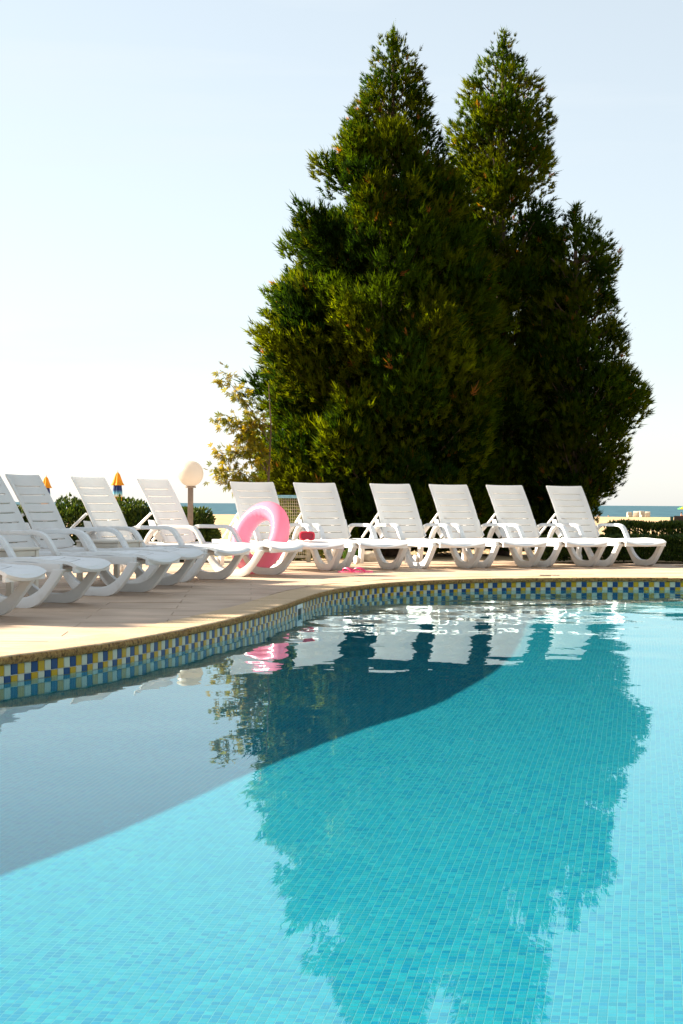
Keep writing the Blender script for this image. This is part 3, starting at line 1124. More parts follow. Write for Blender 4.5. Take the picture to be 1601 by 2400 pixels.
conifer("juniper_tree", "shortest conifer, rightmost of the three, in the shade of the others", 1345, 24.7,
        [(468, 3), (520, 42), (600, 82), (700, 112), (900, 135), (1100, 135), (1296, 120)],
        [(468, 3), (500, 30), (560, 72), (600, 95), (680, 86), (740, 112), (800, 118), (860, 142), (915, 165), (960, 142), (1010, 132), (1080, 120), (1120, 92), (1180, 55), (1230, 34), (1296, 18)],
        300, 37, 0.66, group="conifers behind the loungers")

# ------------------------------------------------------------------ young maple at the left foot of the tall conifer
def sapling():
    r = np.random.default_rng(5)
    Y = 22.3
    P3 = lambda px, py, dy=0.0: np.array([(px - 800.5) * (Y + dy) / 4027, Y + dy, CAM_H + (1178 - py) * (Y + dy) / 4027])
    root = empty("young_maple", (P3(632, 1300)[0], Y, -0.03))
    tag(root, "young maple with yellow green leaves at the left foot of the tall conifer", "tree")
    o = np.array([root.location.x, root.location.y, root.location.z])
    wood = MB()
    wood.tube([P3(632, 1312) - o, P3(628, 1150) - o, P3(634, 1000) - o, P3(628, 900) - o], [0.022, 0.018, 0.012, 0.006], 6)
    limbs = [[(628, 1035), (590, 965), (555, 920), (520, 880)], [(632, 1095), (600, 1040), (560, 1000), (512, 985)], [(630, 1110), (590, 1070), (545, 1060), (515, 1065)],
             [(630, 1160), (590, 1120), (545, 1105), (503, 1112)], [(630, 1000), (600, 985), (585, 1000), (560, 1030)], [(628, 1180), (590, 1150), (560, 1140), (530, 1125)], [(630, 1120), (615, 1080), (600, 1050), (588, 1010)]]
    lobes = []
    for t in range(5):
        a = R(-75 + 37.5 * t)
        L = 1.0 if t == 2 else (0.85 if t in (1, 3) else 0.6)
        lobes.append([(0, 0, 0), (math.sin(a - 0.28) * L * 0.55, math.cos(a - 0.28) * L * 0.55, 0.06), (math.sin(a) * L, math.cos(a) * L, 0)])
        lobes.append([(0, 0, 0), (math.sin(a) * L, math.cos(a) * L, 0), (math.sin(a + 0.28) * L * 0.55, math.cos(a + 0.28) * L * 0.55, 0.06)])
    T = np.array(lobes, float)
    Pp, Dd = [], []
    for i, lb in enumerate(limbs):
        dy = r.normal(0, 0.12)
        pts = [P3(px, py, dy * k / 3) - o for k, (px, py) in enumerate(lb)]
        pts = smooth2d(pts, 4)
        wood.tube(pts, [0.009 - 0.007 * k / (len(pts) - 1) for k in range(len(pts))], 5, False)
        for k in range(3, len(pts)):
            for _ in range(12):
                off = r.normal(0, 0.055, 3)
                Pp.append(pts[k] + off); Dd.append(norm(off + np.array([-0.5, -0.2, -0.5]) * 0.08 + r.normal(0, 0.04, 3)))
    Pp, Dd = np.array(Pp), np.array(Dd)
    g = np.array([(0.25, 0.225, 0.012), (0.19, 0.195, 0.012), (0.31, 0.24, 0.012), (0.10, 0.125, 0.012)])
    C = g[r.integers(0, 4, len(Pp))] * (0.8 + 0.4 * r.random((len(Pp), 1)))
    V, CC = instance([T], Pp, Dd, 0.060 + 0.035 * r.random(len(Pp)), C, r)
    m_ = tri_mesh("crown", V, CC, 3); m_.materials.append(M['maple'])
    link("crown", m_, None, root)
    wood.build("trunk", M['twig'], root)


sapling()

# ------------------------------------------------------------------ hedges and shrubs
yg = np.array([(0.16, 0.16, 0.02), (0.10, 0.13, 0.02), (0.22, 0.19, 0.02)])
shrub("box_shrub", "dark round box shrub at the far left, half behind the lounger backs", "shrub", (-4.1, 20.9, -0.02), (0.42, 0.36, 0.70), 9000, 1, 0.05, group="box shrubs along the beach")
shrub("box_shrub", "dark round box shrub between the first and second raised lounger backs", "shrub", (-3.30, 20.9, -0.02), (0.44, 0.36, 0.74), 9000, 2, 0.05, group="box shrubs along the beach")
shrub("box_shrub", "dark round box shrub below the closed orange parasol", "shrub", (-2.62, 20.9, -0.02), (0.42, 0.36, 0.72), 9000, 3, 0.05, group="box shrubs along the beach")
shrub("box_shrub", "dark sloping box shrub at the foot of the globe lamp", "shrub", (-1.86, 20.75, -0.02), (0.36, 0.34, 0.66), 9000, 4, 0.05, group="box shrubs along the beach")
shrub("clipped_hedge", "low clipped hedge in front, dark face beside the wet deck", "hedge", (5.0, 22.25, -0.02), (2.35, 0.30, 0.30), 30000, 5, 0.05, 'box', group="clipped hedges at the right", stems=12)
shrub("clipped_hedge", "taller clipped hedge behind, its left end sunlit yellow green", "hedge", (5.75, 23.25, -0.06), (2.1, 0.30, 0.50), 30000, 6, 0.05, 'box', greens=np.array([(0.06, 0.09, 0.012), (0.045, 0.075, 0.012), (0.10, 0.13, 0.018), (0.03, 0.055, 0.012)]), group="clipped hedges at the right", stems=12)
shrub("ground_shrub", "low yellow green leafy plants growing behind the wire panel", "shrub", (-0.60, 21.35, -0.02), (0.42, 0.18, 0.26), 1500, 8, 0.05, greens=yg)
shrub("grass_tuft", "small green tuft beside the pale boulder", "plant", (0.13, 21.0, 0.0), (0.10, 0.08, 0.12), 220, 9, 0.05, greens=np.array([(0.05, 0.12, 0.02), (0.08, 0.13, 0.02)]), up=1.2, stems=3)

# unseen tree added outside the frame on the left, to shade the left loungers
def unseen_shade_tree():
    r = np.random.default_rng(3)
    x, y = -13.6, 16.55
    root = empty("unseen_shade_tree", (x, y, -0.05))
    tag(root, "unseen broadleaf tree added left of the frame to shade the deck", "tree")
    n = 9000
    d = norm(r.normal(0, 1, (n, 3)))
    d = d / ((np.abs(d) ** 4).sum(1, keepdims=True) ** 0.25)      # squarish crown, shaped for the outline of its shadow on the deck
    rr = (0.35 + 0.65 * r.random(n) ** 0.45) * (1 + 0.04 * np.sin(d[:, 0] * 5) * np.cos(d[:, 2] * 6))
    P = d * rr[:, None] * np.array([2.2, 3.0, 2.0])
    ct, st_ = -TO_SUN.x, -TO_SUN.y
    P = np.stack([P[:, 0] * ct - P[:, 1] * st_, P[:, 0] * st_ + P[:, 1] * ct, P[:, 2] + 5.0], 1)
    D = norm(d + r.normal(0, 0.6, (n, 3)))
    g = np.array([(0.06, 0.10, 0.02), (0.04, 0.075, 0.015)])
    C = g[r.integers(0, 2, n)] * (0.8 + 0.4 * r.random((n, 1)))
    V, CC = leaf_cloud(P, D, 0.30 + 0.14 * r.random(n), C, r, 0.8)
    m_ = tri_mesh("crown", V, CC, 3); m_.materials.append(M['broad_leaf'])
    link("crown", m_, None, root)
    w = MB()
    w.tube([(0, 0, -0.2), (0.05, 0, 1.2), (0, 0.05, 2.6), (0, 0, 5.5)], [0.26, 0.2, 0.17, 0.05], 10)
    for k in range(6):
        a = k * 1.05
        w.tube([(0, 0, 2.2 + 0.2 * k), (1.0 * math.cos(a), 1.0 * math.sin(a), 3.7 + 0.2 * k), (1.9 * math.cos(a), 1.9 * math.sin(a), 4.8 + 0.2 * k)], [0.09, 0.06, 0.02], 6)
    w.build("trunk", M['bark'], root)


unseen_shade_tree()

# ------------------------------------------------------------------ sun loungers
def panel(rows_u, cols_x, hole, pos, thick):
    """sheet with slots: rows_u and cols_x are grid lines, hole(i, j) says a cell is cut out"""
    bm = bmesh.new()
    g = [[bm.verts.new(pos(u, x)) for x in cols_x] for u in rows_u]
    for i in range(len(rows_u) - 1):
        for j in range(len(cols_x) - 1):
            if not hole(i, j):
                bm.faces.new((g[i][j], g[i][j + 1], g[i + 1][j + 1], g[i + 1][j]))
    bmesh.ops.recalc_face_normals(bm, faces=bm.faces)
    bmesh.ops.solidify(bm, geom=list(bm.faces), thickness=thick)
    for v in [v for v in bm.verts if not v.link_faces]: bm.verts.remove(v)
    me = bpy.data.meshes.new("panel")
    bm.to_mesh(me); bm.free()
    me.shade_smooth(); me.set_sharp_from_angle(angle=R(40))
    return me


def make_lounger():
    root = empty("sun_lounger")
    PL, PT = M['plastic'], M['plastic_thin']
    XR = 0.312
    for sgn in (-1, 1):
        x0, x1 = sgn * XR - 0.024, sgn * XR + 0.024
        mb = MB()                                     # rail
        top = smooth2d([(0.045, 0.300), (0.30, 0.304), (0.80, 0.306), (1.30, 0.306), (1.88, 0.300)], 3)
        bot = [(p[0], p[1] - (0.062 if 0.1 < p[0] < 1.8 else 0.045)) for p in top]
        mb.strip(top, bot, x0, x1)
        mb.build("side_rail", PL, root, 0.006)
        mb = MB()                                     # hooped front leg
        outer = smooth2d([(0.020, 0.262), (0.05, 0.215), (0.12, 0.120), (0.195, 0.035), (0.265, 0.001), (0.375, 0.0), (0.485, 0.001), (0.555, 0.035), (0.625, 0.120), (0.70, 0.215), (0.728, 0.250)], 3)
        inner = smooth2d([(0.098, 0.262), (0.122, 0.215), (0.180, 0.140), (0.245, 0.092), (0.300, 0.072), (0.375, 0.067), (0.450, 0.072), (0.505, 0.092), (0.570, 0.140), (0.633, 0.215), (0.658, 0.250)], 3)
        mb.strip(outer, inner, sgn * XR - 0.029, sgn * XR + 0.029)
        mb.build("hoop_leg", PL, root, 0.006)
        mb = MB()                                     # rear leg
        mb.strip([(1.62, 0.262), (1.635, 0.14), (1.655, 0.012)], [(1.69, 0.262), (1.695, 0.14), (1.70, 0.012)], sgn * XR - 0.024, sgn * XR + 0.024)
        leg = mb.build("rear_leg", PL, root, 0.006)
        mb = MB()
        a0, a1 = (sgn * (XR + 0.026), sgn * (XR + 0.060))
        prof = [(0.0, a0), (0.046, a0), (0.052, a0 + (a1 - a0) * 0.2), (0.052, a0 + (a1 - a0) * 0.8), (0.044, a1), (0.0, a1)]
        n = 18
        vs, fs = [], []
        for (r_, xx) in prof:
            for k in range(n):
                w = 2 * math.pi * k / n
                vs.append((xx, 1.715 + r_ * math.cos(w), 0.052 + r_ * math.sin(w)))
        for i in range(len(prof) - 1):
            for k in range(n):
                fs.append((i * n + k, i * n + (k + 1) % n, (i + 1) * n + (k + 1) % n, (i + 1) * n + k))
        mb.add(vs, fs)
        mb.build("wheel", M['wheel'], leg)
        mb = MB()                                     # arm loop
        path = smooth2d([(0.700, 0.290), (0.745, 0.365), (0.800, 0.437), (0.875, 0.468), (0.98, 0.470), (1.12, 0.470), (1.225, 0.466), (1.30, 0.435), (1.365, 0.365), (1.405, 0.290)], 4)
        path = [tuple(p) for p in path]
        mb.strip(offset2d(path, 0.018), offset2d(path, -0.018), sgn * 0.326 - 0.029, sgn * 0.326 + 0.029)
        mb.build("armrest", PL, root, 0.008)
    # seat sheet
    slots = [0.15 + 0.115 * k for k in range(9)]
    rows = [-0.055, -0.048, -0.03, 0.0, 0.04, 0.09]
    for s in slots: rows += [s, s + 0.011, s + 0.06]
    rows += [1.205]
    cols = [-0.290, -0.275, -0.235, -0.17, -0.085, 0.0, 0.085, 0.17, 0.235, 0.275, 0.290]

    def spos(u, x):
        foot = max(0.0, 1 - max(u, 0) / 0.45)
        z = 0.318 - 0.012 * (1 - (x / 0.29) ** 2) - 0.020 * foot * (1 - (x / 0.29) ** 2)
        z += 0.012 * math.exp(-((u - 0.33) / 0.16) ** 2) - 0.010 * math.exp(-((u - 0.95) / 0.2) ** 2)
        if u < 0.04: z -= 0.030 * ((0.04 - u) / 0.09) ** 2
        bow = -0.020 * (1 - (x / 0.29) ** 2) if u < 0.02 else 0
        return (x, u + bow, z)
    me = panel(rows, cols, lambda i, j: rows[i] in slots and 2 <= j <= 7, spos, 0.022)
    me.materials.append(PL)
    link("seat", me, None, root)
    mb = MB()
    mb.box(-0.29, 0.29, -0.045, -0.020, 0.235, 0.278)
    mb.build("foot_lip", PL, root, 0.008)
    mb = MB()
    mb.box(-0.287, 0.287, 0.10, 0.15, 0.235, 0.270)
    mb.build("cross_bar", PL, root, 0.006)
    mb = MB()
    mb.box(-0.287, 0.287, 0.66, 0.72, 0.225, 0.275)
    mb.build("cross_bar", PL, root, 0.006)
    # backrest, hinged at u = 1.21
    A0 = Vector((0, 1.215, 0.318)); A1 = Vector((0, 1.565, 0.945))
    d = (A1 - A0); Lb = d.length; d.normalize()
    nrm = Vector((0, -d.z, d.y))                     # towards the sitter
    bslots = [0.075 + 0.0865 * k for k in range(7)]
    rws = [0.0, 0.03]
    for s in bslots: rws += [s, s + 0.012, s + 0.048]
    rws += [Lb - 0.02, Lb - 0.005, Lb]
    cls = [-0.272, -0.262, -0.228, -0.205, -0.13, -0.05, 0.05, 0.13, 0.205, 0.228, 0.262, 0.272]

    def bpos(s, x):
        k = 1.0
        if s > Lb - 0.003: k = 0.945
        elif s > Lb - 0.01: k = 0.985
        lift = 0.010 if abs(x) > 0.21 or s > Lb - 0.03 else 0.0
        if abs(x) > 0.265: lift -= 0.008
        curve = 0.018 * math.sin(s / Lb * math.pi) - 0.012 * (1 - (x / 0.272) ** 2)
        if s > Lb - 0.003: lift -= 0.010
        p = A0 + d * s + nrm * (lift + curve) + Vector((x * k, 0, 0))
        return p
    me = panel(rws, cls, lambda i, j: rws[i] in bslots and 3 <= j <= 7, bpos, 0.016)
    me.materials.append(PT)
    back = link("backrest", me, None, root)
    # prop bars behind the back
    for sgn in (-1, 1):
        mb = MB()
        mb.tube([(sgn * 0.235, 1.40, 0.60), (sgn * 0.25, 1.60, 0.43), (sgn * 0.262, 1.74, 0.315)], [0.014, 0.016, 0.014], 8)
        mb.build("back_prop", PL, back)
        mb = MB()
        mb.strip([(1.20, 0.345), (1.275, 0.43), (1.325, 0.53)], [(1.26, 0.312), (1.36, 0.40), (1.40, 0.535)], sgn * 0.282 - 0.008, sgn * 0.282 + 0.008)
        mb.build("hinge_bracket", PL, back, 0.003)
    mb = MB(); mb.box(-0.29, 0.29, 1.80, 1.85, 0.245, 0.285)
    mb.build("cross_bar", PL, root, 0.005)
    return root


LOUNGERS = [  # x, y, heading (deg), label
    (-1.93, 10.30, -76.5, "white plastic sun lounger nearest the camera, cut off by the left picture edge"),
    (-1.73, 11.70, -74.6, "white plastic sun lounger second nearest the camera, its back out of frame"),
    (-1.40, 13.20, -71.2, "white plastic sun lounger whose raised back is half cut off by the left edge"),
    (-1.32, 14.34, -68.5, "white plastic sun lounger with leftmost full backrest, in tree shade"),
    (-1.01, 15.48, -62.6, "white plastic sun lounger with its back in front of the closed orange parasol"),
    (-0.56, 16.60, -60.4, "white plastic sun lounger whose back stands just left of the globe lamp"),
    (-0.25, 17.79, -28.9, "white plastic sun lounger behind the pink swim ring, red diving mask on it"),
    (0.43, 18.20, -28.5, "white plastic sun lounger right of the wire panel, next to the flip flops"),
    (1.30, 18.70, -28.3, "white plastic sun lounger in front of the boulder, fourth back from the right"),
    (2.02, 19.12, -28.9, "white plastic sun lounger with a half sunlit back, third back from the right"),
    (2.75, 19.43, -30.3, "white plastic sun lounger second from the right, shaded slatted back"),
    (3.49, 19.83, -28.7, "rightmost white plastic sun lounger beside the wet deck and hedge"),
]
proto = make_lounger()
for i, (x, y, a, lb) in enumerate(LOUNGERS):
    o = proto if i == 0 else copy_tree(proto)
    o.location = (x, y, -0.003)
    o.rotation_euler = (0, 0, -R(a))
    tag(o, lb, "sun lounger", "white sun loungers round the pool")

# ------------------------------------------------------------------ pink swim ring
def swim_ring():
    root = empty("swim_ring", (-0.82, 17.32, 0.0))
    tag(root, "large pink inflatable swim ring standing on edge between two loungers", "swim ring")
    Rm, rm = 0.285, 0.095
    nu_, nv_ = 96, 28
    vs, fs = [], []
    r = np.random.default_rng(2)
    ph = r.random(40) * 6.28
    for i in range(nu_):
        u = 2 * math.pi * i / nu_
        for j in range(nv_):
            v = 2 * math.pi * j / nv_
            inner = max(0, -math.cos(v))              # puckers along the inner seam
            w = rm * (1 + 0.035 * inner * math.sin(u * 34 + 2 * math.sin(u * 5)) + 0.006 * math.sin(u * 60 + v * 2))
            vs.append(((Rm + w * math.cos(v)) * math.cos(u), w * math.sin(v), (Rm + w * math.cos(v)) * math.sin(u)))
    for i in range(nu_):
        for j in range(nv_):
            fs.append((i * nv_ + j, ((i + 1) % nu_) * nv_ + j, ((i + 1) % nu_) * nv_ + (j + 1) % nv_, i * nv_ + (j + 1) % nv_))
    mb = MB(); mb.add(vs, fs)
    tube = mb.build("tube", M['pink'], root, smooth=80)
    mb = MB(); mb.tube([(0, -rm - 0.004, -Rm), (0, -rm - 0.018, -Rm)], 0.012, 10)
    mb2 = mb
    val = mb.build("valve", M['pale_pink'], root)
    rot = Matrix.Rotation(R(-46), 4, 'Z') @ Matrix.Rotation(R(-20), 4, 'X') @ Matrix.Rotation(R(0), 4, 'Y')
    root.rotation_euler = rot.to_euler()
    # rest on the deck
    lo = min((rot @ Vector(v)).z for v in vs)
    root.location.z = -lo - 0.003
    return root


ring = swim_ring()

# ------------------------------------------------------------------ diving mask on a lounger
def diving_mask():
    root = empty("diving_mask", (-0.36, 18.02, 0.313), R(8))
    tag(root, "red diving mask standing on the lounger beside the pink ring", "diving mask")
    n = 28

    def outline(w, h, nose):
        pts = []
        for k in range(n):
            t = 2 * math.pi * k / n
            c, s = math.cos(t), math.sin(t)
            x = w * math.copysign(abs(c) ** 0.55, c); z = h * math.copysign(abs(s) ** 0.6, s)
            if s < 0: z *= 1 - nose * math.exp(-(x / (0.3 * w)) ** 2)
            pts.append((x, z + 0.05))
        return pts
    for nm, (w0, h0), (w1, h1), y0, y1, m_ in (("skirt", (0.078, 0.050), (0.066, 0.040), 0.05, -0.012, 'red'), ("frame", (0.080, 0.050), (0.066, 0.036), -0.026, -0.012, 'red')):
        a, b = outline(w0, h0, 0.35), outline(w1, h1, 0.35)
        vs = [(x, y0, z) for x, z in a] + [(x, y1, z) for x, z in a] + [(x, y1, z) for x, z in b] + [(x, y0, z) for x, z in b]
        fs = []
        for q in range(4):
            for k in range(n):
                fs.append((q * n + k, q * n + (k + 1) % n, ((q + 1) % 4) * n + (k + 1) % n, ((q + 1) % 4) * n + k))
        mb = MB(); mb.add(vs, fs); mb.build(nm, M[m_], root, smooth=50)
    b = outline(0.066, 0.036, 0.35)
    mb = MB(); mb.add([(x, -0.018, z) for x, z in b], [tuple(range(n))])
    mb.build("lens", mat("mask_lens", (0.30, 0.01, 0.04), 0.08, spec=0.4), root, smooth=0)
    mb = MB()
    pth = [(0.078 * math.cos(t), 0.02 + 0.075 * math.sin(t), 0.058) for t in np.linspace(0, math.pi, 12)]
    vs = [(x, y, z - 0.012) for x, y, z in pth] + [(x, y, z + 0.012) for x, y, z in pth]
    vs += [(x * 0.96, 0.02 + (y - 0.02) * 0.96, z) for x, y, z in vs]
    fs = []
    for k in range(11):
        fs += [(k, k + 1, 12 + k + 1, 12 + k), (24 + k, 36 + k, 36 + k + 1, 24 + k + 1), (12 + k, 13 + k, 37 + k, 36 + k), (k, 24 + k, 25 + k, k + 1)]
    mb.add(vs, fs); mb.build("strap", M['red'], root, smooth=50)


diving_mask()

# ------------------------------------------------------------------ flip flops
def flip_flop(loc, rz, label, flip):
    root = empty("flip_flop", loc, rz)
    tag(root, label, "flip flop", "pair of pink flip flops")
    ctrl = [(0, -0.125), (0.034, -0.105), (0.034, -0.04), (0.040, 0.03), (0.048, 0.08), (0.030, 0.122), (-0.005, 0.128), (-0.036, 0.09), (-0.038, 0.03), (-0.032, -0.04), (-0.032, -0.105)]
    pts = [tuple(p) for p in smooth2d(ctrl + ctrl[:1], 4)][:-1]
    k = len(pts)
    f = -1 if flip else 1
    for nm, z0, z1, sc_, m_ in (("sole", 0.0, 0.014, 1.0, 'pale_pink'), ("footbed", 0.0142, 0.020, 0.985, 'hot_pink')):
        mb = MB()
        mb.add([(f * x * sc_, y * sc_, z0) for x, y in pts] + [(f * x * sc_, y * sc_, z1) for x, y in pts],
               [tuple(range(k - 1, -1, -1)), tuple(range(k, 2 * k))] + [(a, (a + 1) % k, (a + 1) % k + k, a + k) for a in range(k)])
        mb.build(nm, M[m_], root, 0.003)
    mb = MB()
    for sx in (-1, 1):
        mb.tube([(0, 0.075, 0.018), (sx * 0.006, 0.066, 0.042), (sx * 0.024, 0.03, 0.050), (sx * 0.037, -0.02, 0.034), (sx * 0.036, -0.045, 0.012)], [0.006, 0.007, 0.009, 0.009, 0.008], 7)
    mb.build("strap", M['hot_pink'], root)


flip_flop((0.085, 17.46, 0.0), R(68), "pink flip flop on the left of the pair lying on the sunny deck", False)
flip_flop((0.205, 17.54, 0.0), R(84), "pink flip flop on the right of the pair lying on the sunny deck", True)

# ------------------------------------------------------------------ low side tables
def side_table(loc, rz, label):
    root = empty("side_table", loc, rz)
    tag(root, label, "table", "low side tables among the loungers")
    mb = MB(); mb.box(-0.22, 0.22, -0.22, 0.22, 0.350, 0.372)
    mb.build("table_top", M['cream_plastic'], root, 0.01)
    mb = MB()
    for a in (-1, 1):
        mb.box(-0.165, 0.165, a * 0.195 - 0.008, a * 0.195 + 0.008, 0.305, 0.348)
        mb.box(a * 0.195 - 0.008, a * 0.195 + 0.008, -0.165, 0.165, 0.305, 0.348)
    mb.build("apron", M['cream_plastic'], root, 0.003)
    for a in (-1, 1):
        for b in (-1, 1):
            mb = MB(); mb.box(a * 0.19 - 0.022, a * 0.19 + 0.022, b * 0.19 - 0.022, b * 0.19 + 0.022, 0.0, 0.349)
            mb.build("leg", M['cream_plastic'], root, 0.006)


side_table((-2.06, 15.28, -0.003), R(66), "cream side table between two loungers, left of the globe lamp")
side_table((-2.52, 12.68, -0.003), R(72), "cream side table at the left edge behind the nearer loungers")

# ------------------------------------------------------------------ globe lamp
def lamp():
    root = empty("globe_lamp", (-1.745, 19.85, -0.01))
    tag(root, "short garden lamp with white globe on a brown square post", "lamp")
    mb = MB(); mb.box(-0.030, 0.030, -0.030, 0.030, 0.03, 0.885)
    mb.build("post", M['post'], root, 0.004)
    mb = MB(); mb.box(-0.07, 0.07, -0.07, 0.07, 0.0, 0.032)
    mb.build("base_plate", M['post'], root, 0.004)
    mb = MB(); mb.lathe([(0.0, 0.886), (0.060, 0.886), (0.062, 0.892), (0.062, 0.904), (0.05, 0.908), (0.0, 0.908)], 24)
    mb.build("collar", M['post'], root)
    mb = MB()
    prof = [(0.148 * math.sin(t), 1.050 - 0.148 * math.cos(t)) for t in np.linspace(0.25, math.pi, 28)]
    mb.lathe(prof, 40)
    mb.build("globe", M['lamp_glass'], root, smooth=80)


lamp()

# ------------------------------------------------------------------ wire panel with pale blue rail
def wire_panel():
    x0, x1, y = -0.88, -0.395, 20.75
    root = empty("wire_panel", ((x0 + x1) / 2, y, -0.01))
    tag(root, "wire mesh panel with pale blue top rail behind the pink ring", "fence")
    w = (x1 - x0) / 2
    for sx in (-1, 1):
        mb = MB(); mb.box(sx * w - 0.026, sx * w + 0.026, -0.026, 0.026, 0.0, 0.775)
        mb.build("post", M['tan_post'], root, 0.004)
    mb = MB(); mb.box(-w - 0.03, w + 0.03, -0.034, 0.034, 0.776, 0.812)
    mb.build("top_rail", M['blue_rail'], root, 0.006)
    mb = MB(); mb.box(-w + 0.027, w - 0.027, -0.014, 0.014, 0.055, 0.085)
    mb.build("bottom_rail", M['tan_post'], root, 0.003)
    me_ = None
    nv = 19
    for k in range(nv):
        x = -w + 0.04 + (2 * w - 0.08) * k / (nv - 1)
        if me_ is None:
            mb = MB(); mb.tube([(0, 0, 0.086), (0, 0, 0.775)], 0.0030, 6)
            o = mb.build("upright_wire", M['wire'], root); me_ = o.data
        else:
            o = link("upright_wire", me_, None, root)
        o.location = (x, 0, 0)
    me_ = None
    for k in range(18):
        if me_ is None:
            mb = MB(); mb.tube([(-w + 0.027, 0.006, 0), (w - 0.027, 0.006, 0)], 0.0030, 6)
            o = mb.build("cross_wire", M['wire'], root); me_ = o.data
        else:
            o = link("cross_wire", me_, None, root)
        o.location = (0, 0, 0.115 + 0.0375 * k)


wire_panel()

# ------------------------------------------------------------------ boulder, deck plate, puddles
def boulder(loc, size, seed, label):
    r = np.random.default_rng(seed)
    bm = bmesh.new()
    bmesh.ops.create_icosphere(bm, subdivisions=4, radius=1)
    ph = r.random((6, 3)) * 6
    for v in bm.verts:
        d_ = v.co.copy()
        k = 1 + sum(0.05 * math.sin(d_.x * (2 + q) + ph[q, 0]) * math.cos(d_.y * (2 + q) + ph[q, 1]) * math.sin(d_.z * (1.5 + q) + ph[q, 2]) * 1.6 for q in range(6))
        v.co = Vector((d_.x * size[0] * k, d_.y * size[1] * k, max(d_.z * size[2] * k, -0.25 * size[2])))
    me_ = bpy.data.meshes.new("boulder"); bm.to_mesh(me_); bm.free()
    me_.shade_smooth()
    o = link("boulder", me_, M['stone']); o.location = loc
    tag(o, label, "boulder")


boulder((0.32, 21.15, 0.02), (0.20, 0.12, 0.10), 1, "pale flat boulder on the deck edge behind the loungers")
mb = MB(); mb.box(-0.10, 0.10, -0.035, 0.035, 0.0, 0.006)
o = mb.build("deck_plate", M['steel'], None, 0.001); o.location = (2.09, 17.25, -0.003); o.rotation_euler = (0, 0, R(2))
tag(o, "thin metal cover plate lying on the deck near the far coping", "plate")


def puddle(cx, cy_, rx, ry, seed, label):
    r = np.random.default_rng(seed)
    ph = r.random(5) * 6
    n = 60
    pts = []
    for k in range(n):
        t = 2 * math.pi * k / n
        q = 1 + sum(0.12 / (1 + i * 0.4) * math.sin((i + 2) * t + ph[i]) for i in range(5))
        pts.append((rx * q * math.cos(t), ry * q * math.sin(t), 0))
    mb = MB(); mb.add(pts, [tuple(range(n))])
    o = mb.build("puddle", M['puddle'], None, smooth=0); o.location = (cx, cy_, 0.001)
    tag(o, label, "puddle", "puddles on the deck", "structure")


puddle(4.3, 21.1, 1.5, 0.30, 1, "wide shallow puddle on the deck before the hedge")
puddle(4.8, 20.2, 0.9, 0.20, 2, "narrow puddle right of the rightmost lounger foot")
puddle(3.0, 20.9, 0.45, 0.16, 3, "small puddle behind the second lounger from right")

# ------------------------------------------------------------------ beach things
def closed_parasol(loc, label):
    root = empty("closed_parasol", loc)
    tag(root, label, "parasol", "closed orange parasols on the beach")

    def pleats(prof, n=40, k=8, depth=0.16, ph=0.0):
        vs, fs = [], []
        for (r_, z_) in prof:
            for a in range(n):
                w = 2 * math.pi * a / n
                rr = r_ * (1 + depth * math.cos(k * w + ph))
                vs.append((rr * math.cos(w), rr * math.sin(w), z_))
        for i in range(len(prof) - 1):
            for a in range(n):
                fs.append((i * n + a, i * n + (a + 1) % n, (i + 1) * n + (a + 1) % n, (i + 1) * n + a))
        mb_ = MB(); mb_.add(vs, fs); return mb_
    pleats([(0.02, 2.36), (0.09, 2.27), (0.15, 2.08), (0.21, 1.90), (0.27, 1.80), (0.255, 1.79), (0.17, 1.86)], depth=0.12).build("canopy_cap", M['orange_cloth'], root)
    pleats([(0.10, 1.92), (0.15, 1.78), (0.175, 1.55), (0.19, 1.25), (0.20, 0.95), (0.19, 0.75), (0.185, 0.745), (0.12, 0.80)], depth=0.22, ph=0.5).build("canopy_skirt", M['banded'], root)
    mb = MB(); mb.tube([(0, 0, -0.3), (0, 0, 2.44)], 0.022, 10)
    mb.build("pole", M['pole'], root)


closed_parasol((-9.78, 75.0, -0.36), "closed orange and blue beach parasol just right of the second full lounger back")
closed_parasol((-14.62, 85.0, -0.42), "closed orange beach parasol half hidden by the leftmost full lounger back")


def wicker_chair(loc, rz, s, label):
    root = empty("beach_basket_chair", loc, rz)
    tag(root, label, "beach chair", "cream hooded chairs by the water")
    mb = MB()
    n = 14
    vs, fs = [], []
    for x in (-0.6, 0.6):
        for k in range(n + 1):
            t = math.pi * k / n
            vs.append((x, 0.15 - 0.42 * math.cos(t) * (1 if k > n / 2 else 1), 0.75 + 0.62 * math.sin(t)))
        vs += [(x, 0.55, 0.0), (x, -0.25, 0.0)]
    k2 = n + 3
    for k in range(n):
        fs.append((k, k + 1, k2 + k + 1, k2 + k))
    fs.append(tuple(range(k2))); fs.append(tuple(range(2 * k2 - 1, k2 - 1, -1)))
    fs.append((n, n + 1, k2 + n + 1, k2 + n))
    fs.append((0, k2, 2 * k2 - 1, k2 - 1))
    mb.add(vs, fs)
    mb.build("hood", M['cover'], root, 0.03)
    mb = MB(); mb.box(-0.58, 0.58, -0.62, -0.27, 0.0, 0.55)
    mb.build("seat_box", M['cover'], root, 0.04)
    root.scale = (s, s, s)


for i, (px, dy, rz, s, lb) in enumerate([(1476, 0, 0.2, 0.85, "cream hooded beach chair, first from the left by the water"), (1491, 4, -0.4, 0.98, "cream hooded beach chair, second from the left by the water"),
                                         (1505, 7, 0.5, 1.02, "cream hooded beach chair, third from the left by the water"), (1518, 3, -0.2, 0.92, "cream hooded beach chair, rightmost of the group by the water")]):
    Yc = 368 + dy
    wicker_chair(((px - 800.5) * Yc / 4027, Yc, -0.03 - 1.92 * (Yc - 23) / 360 - 0.05), rz, s, lb)


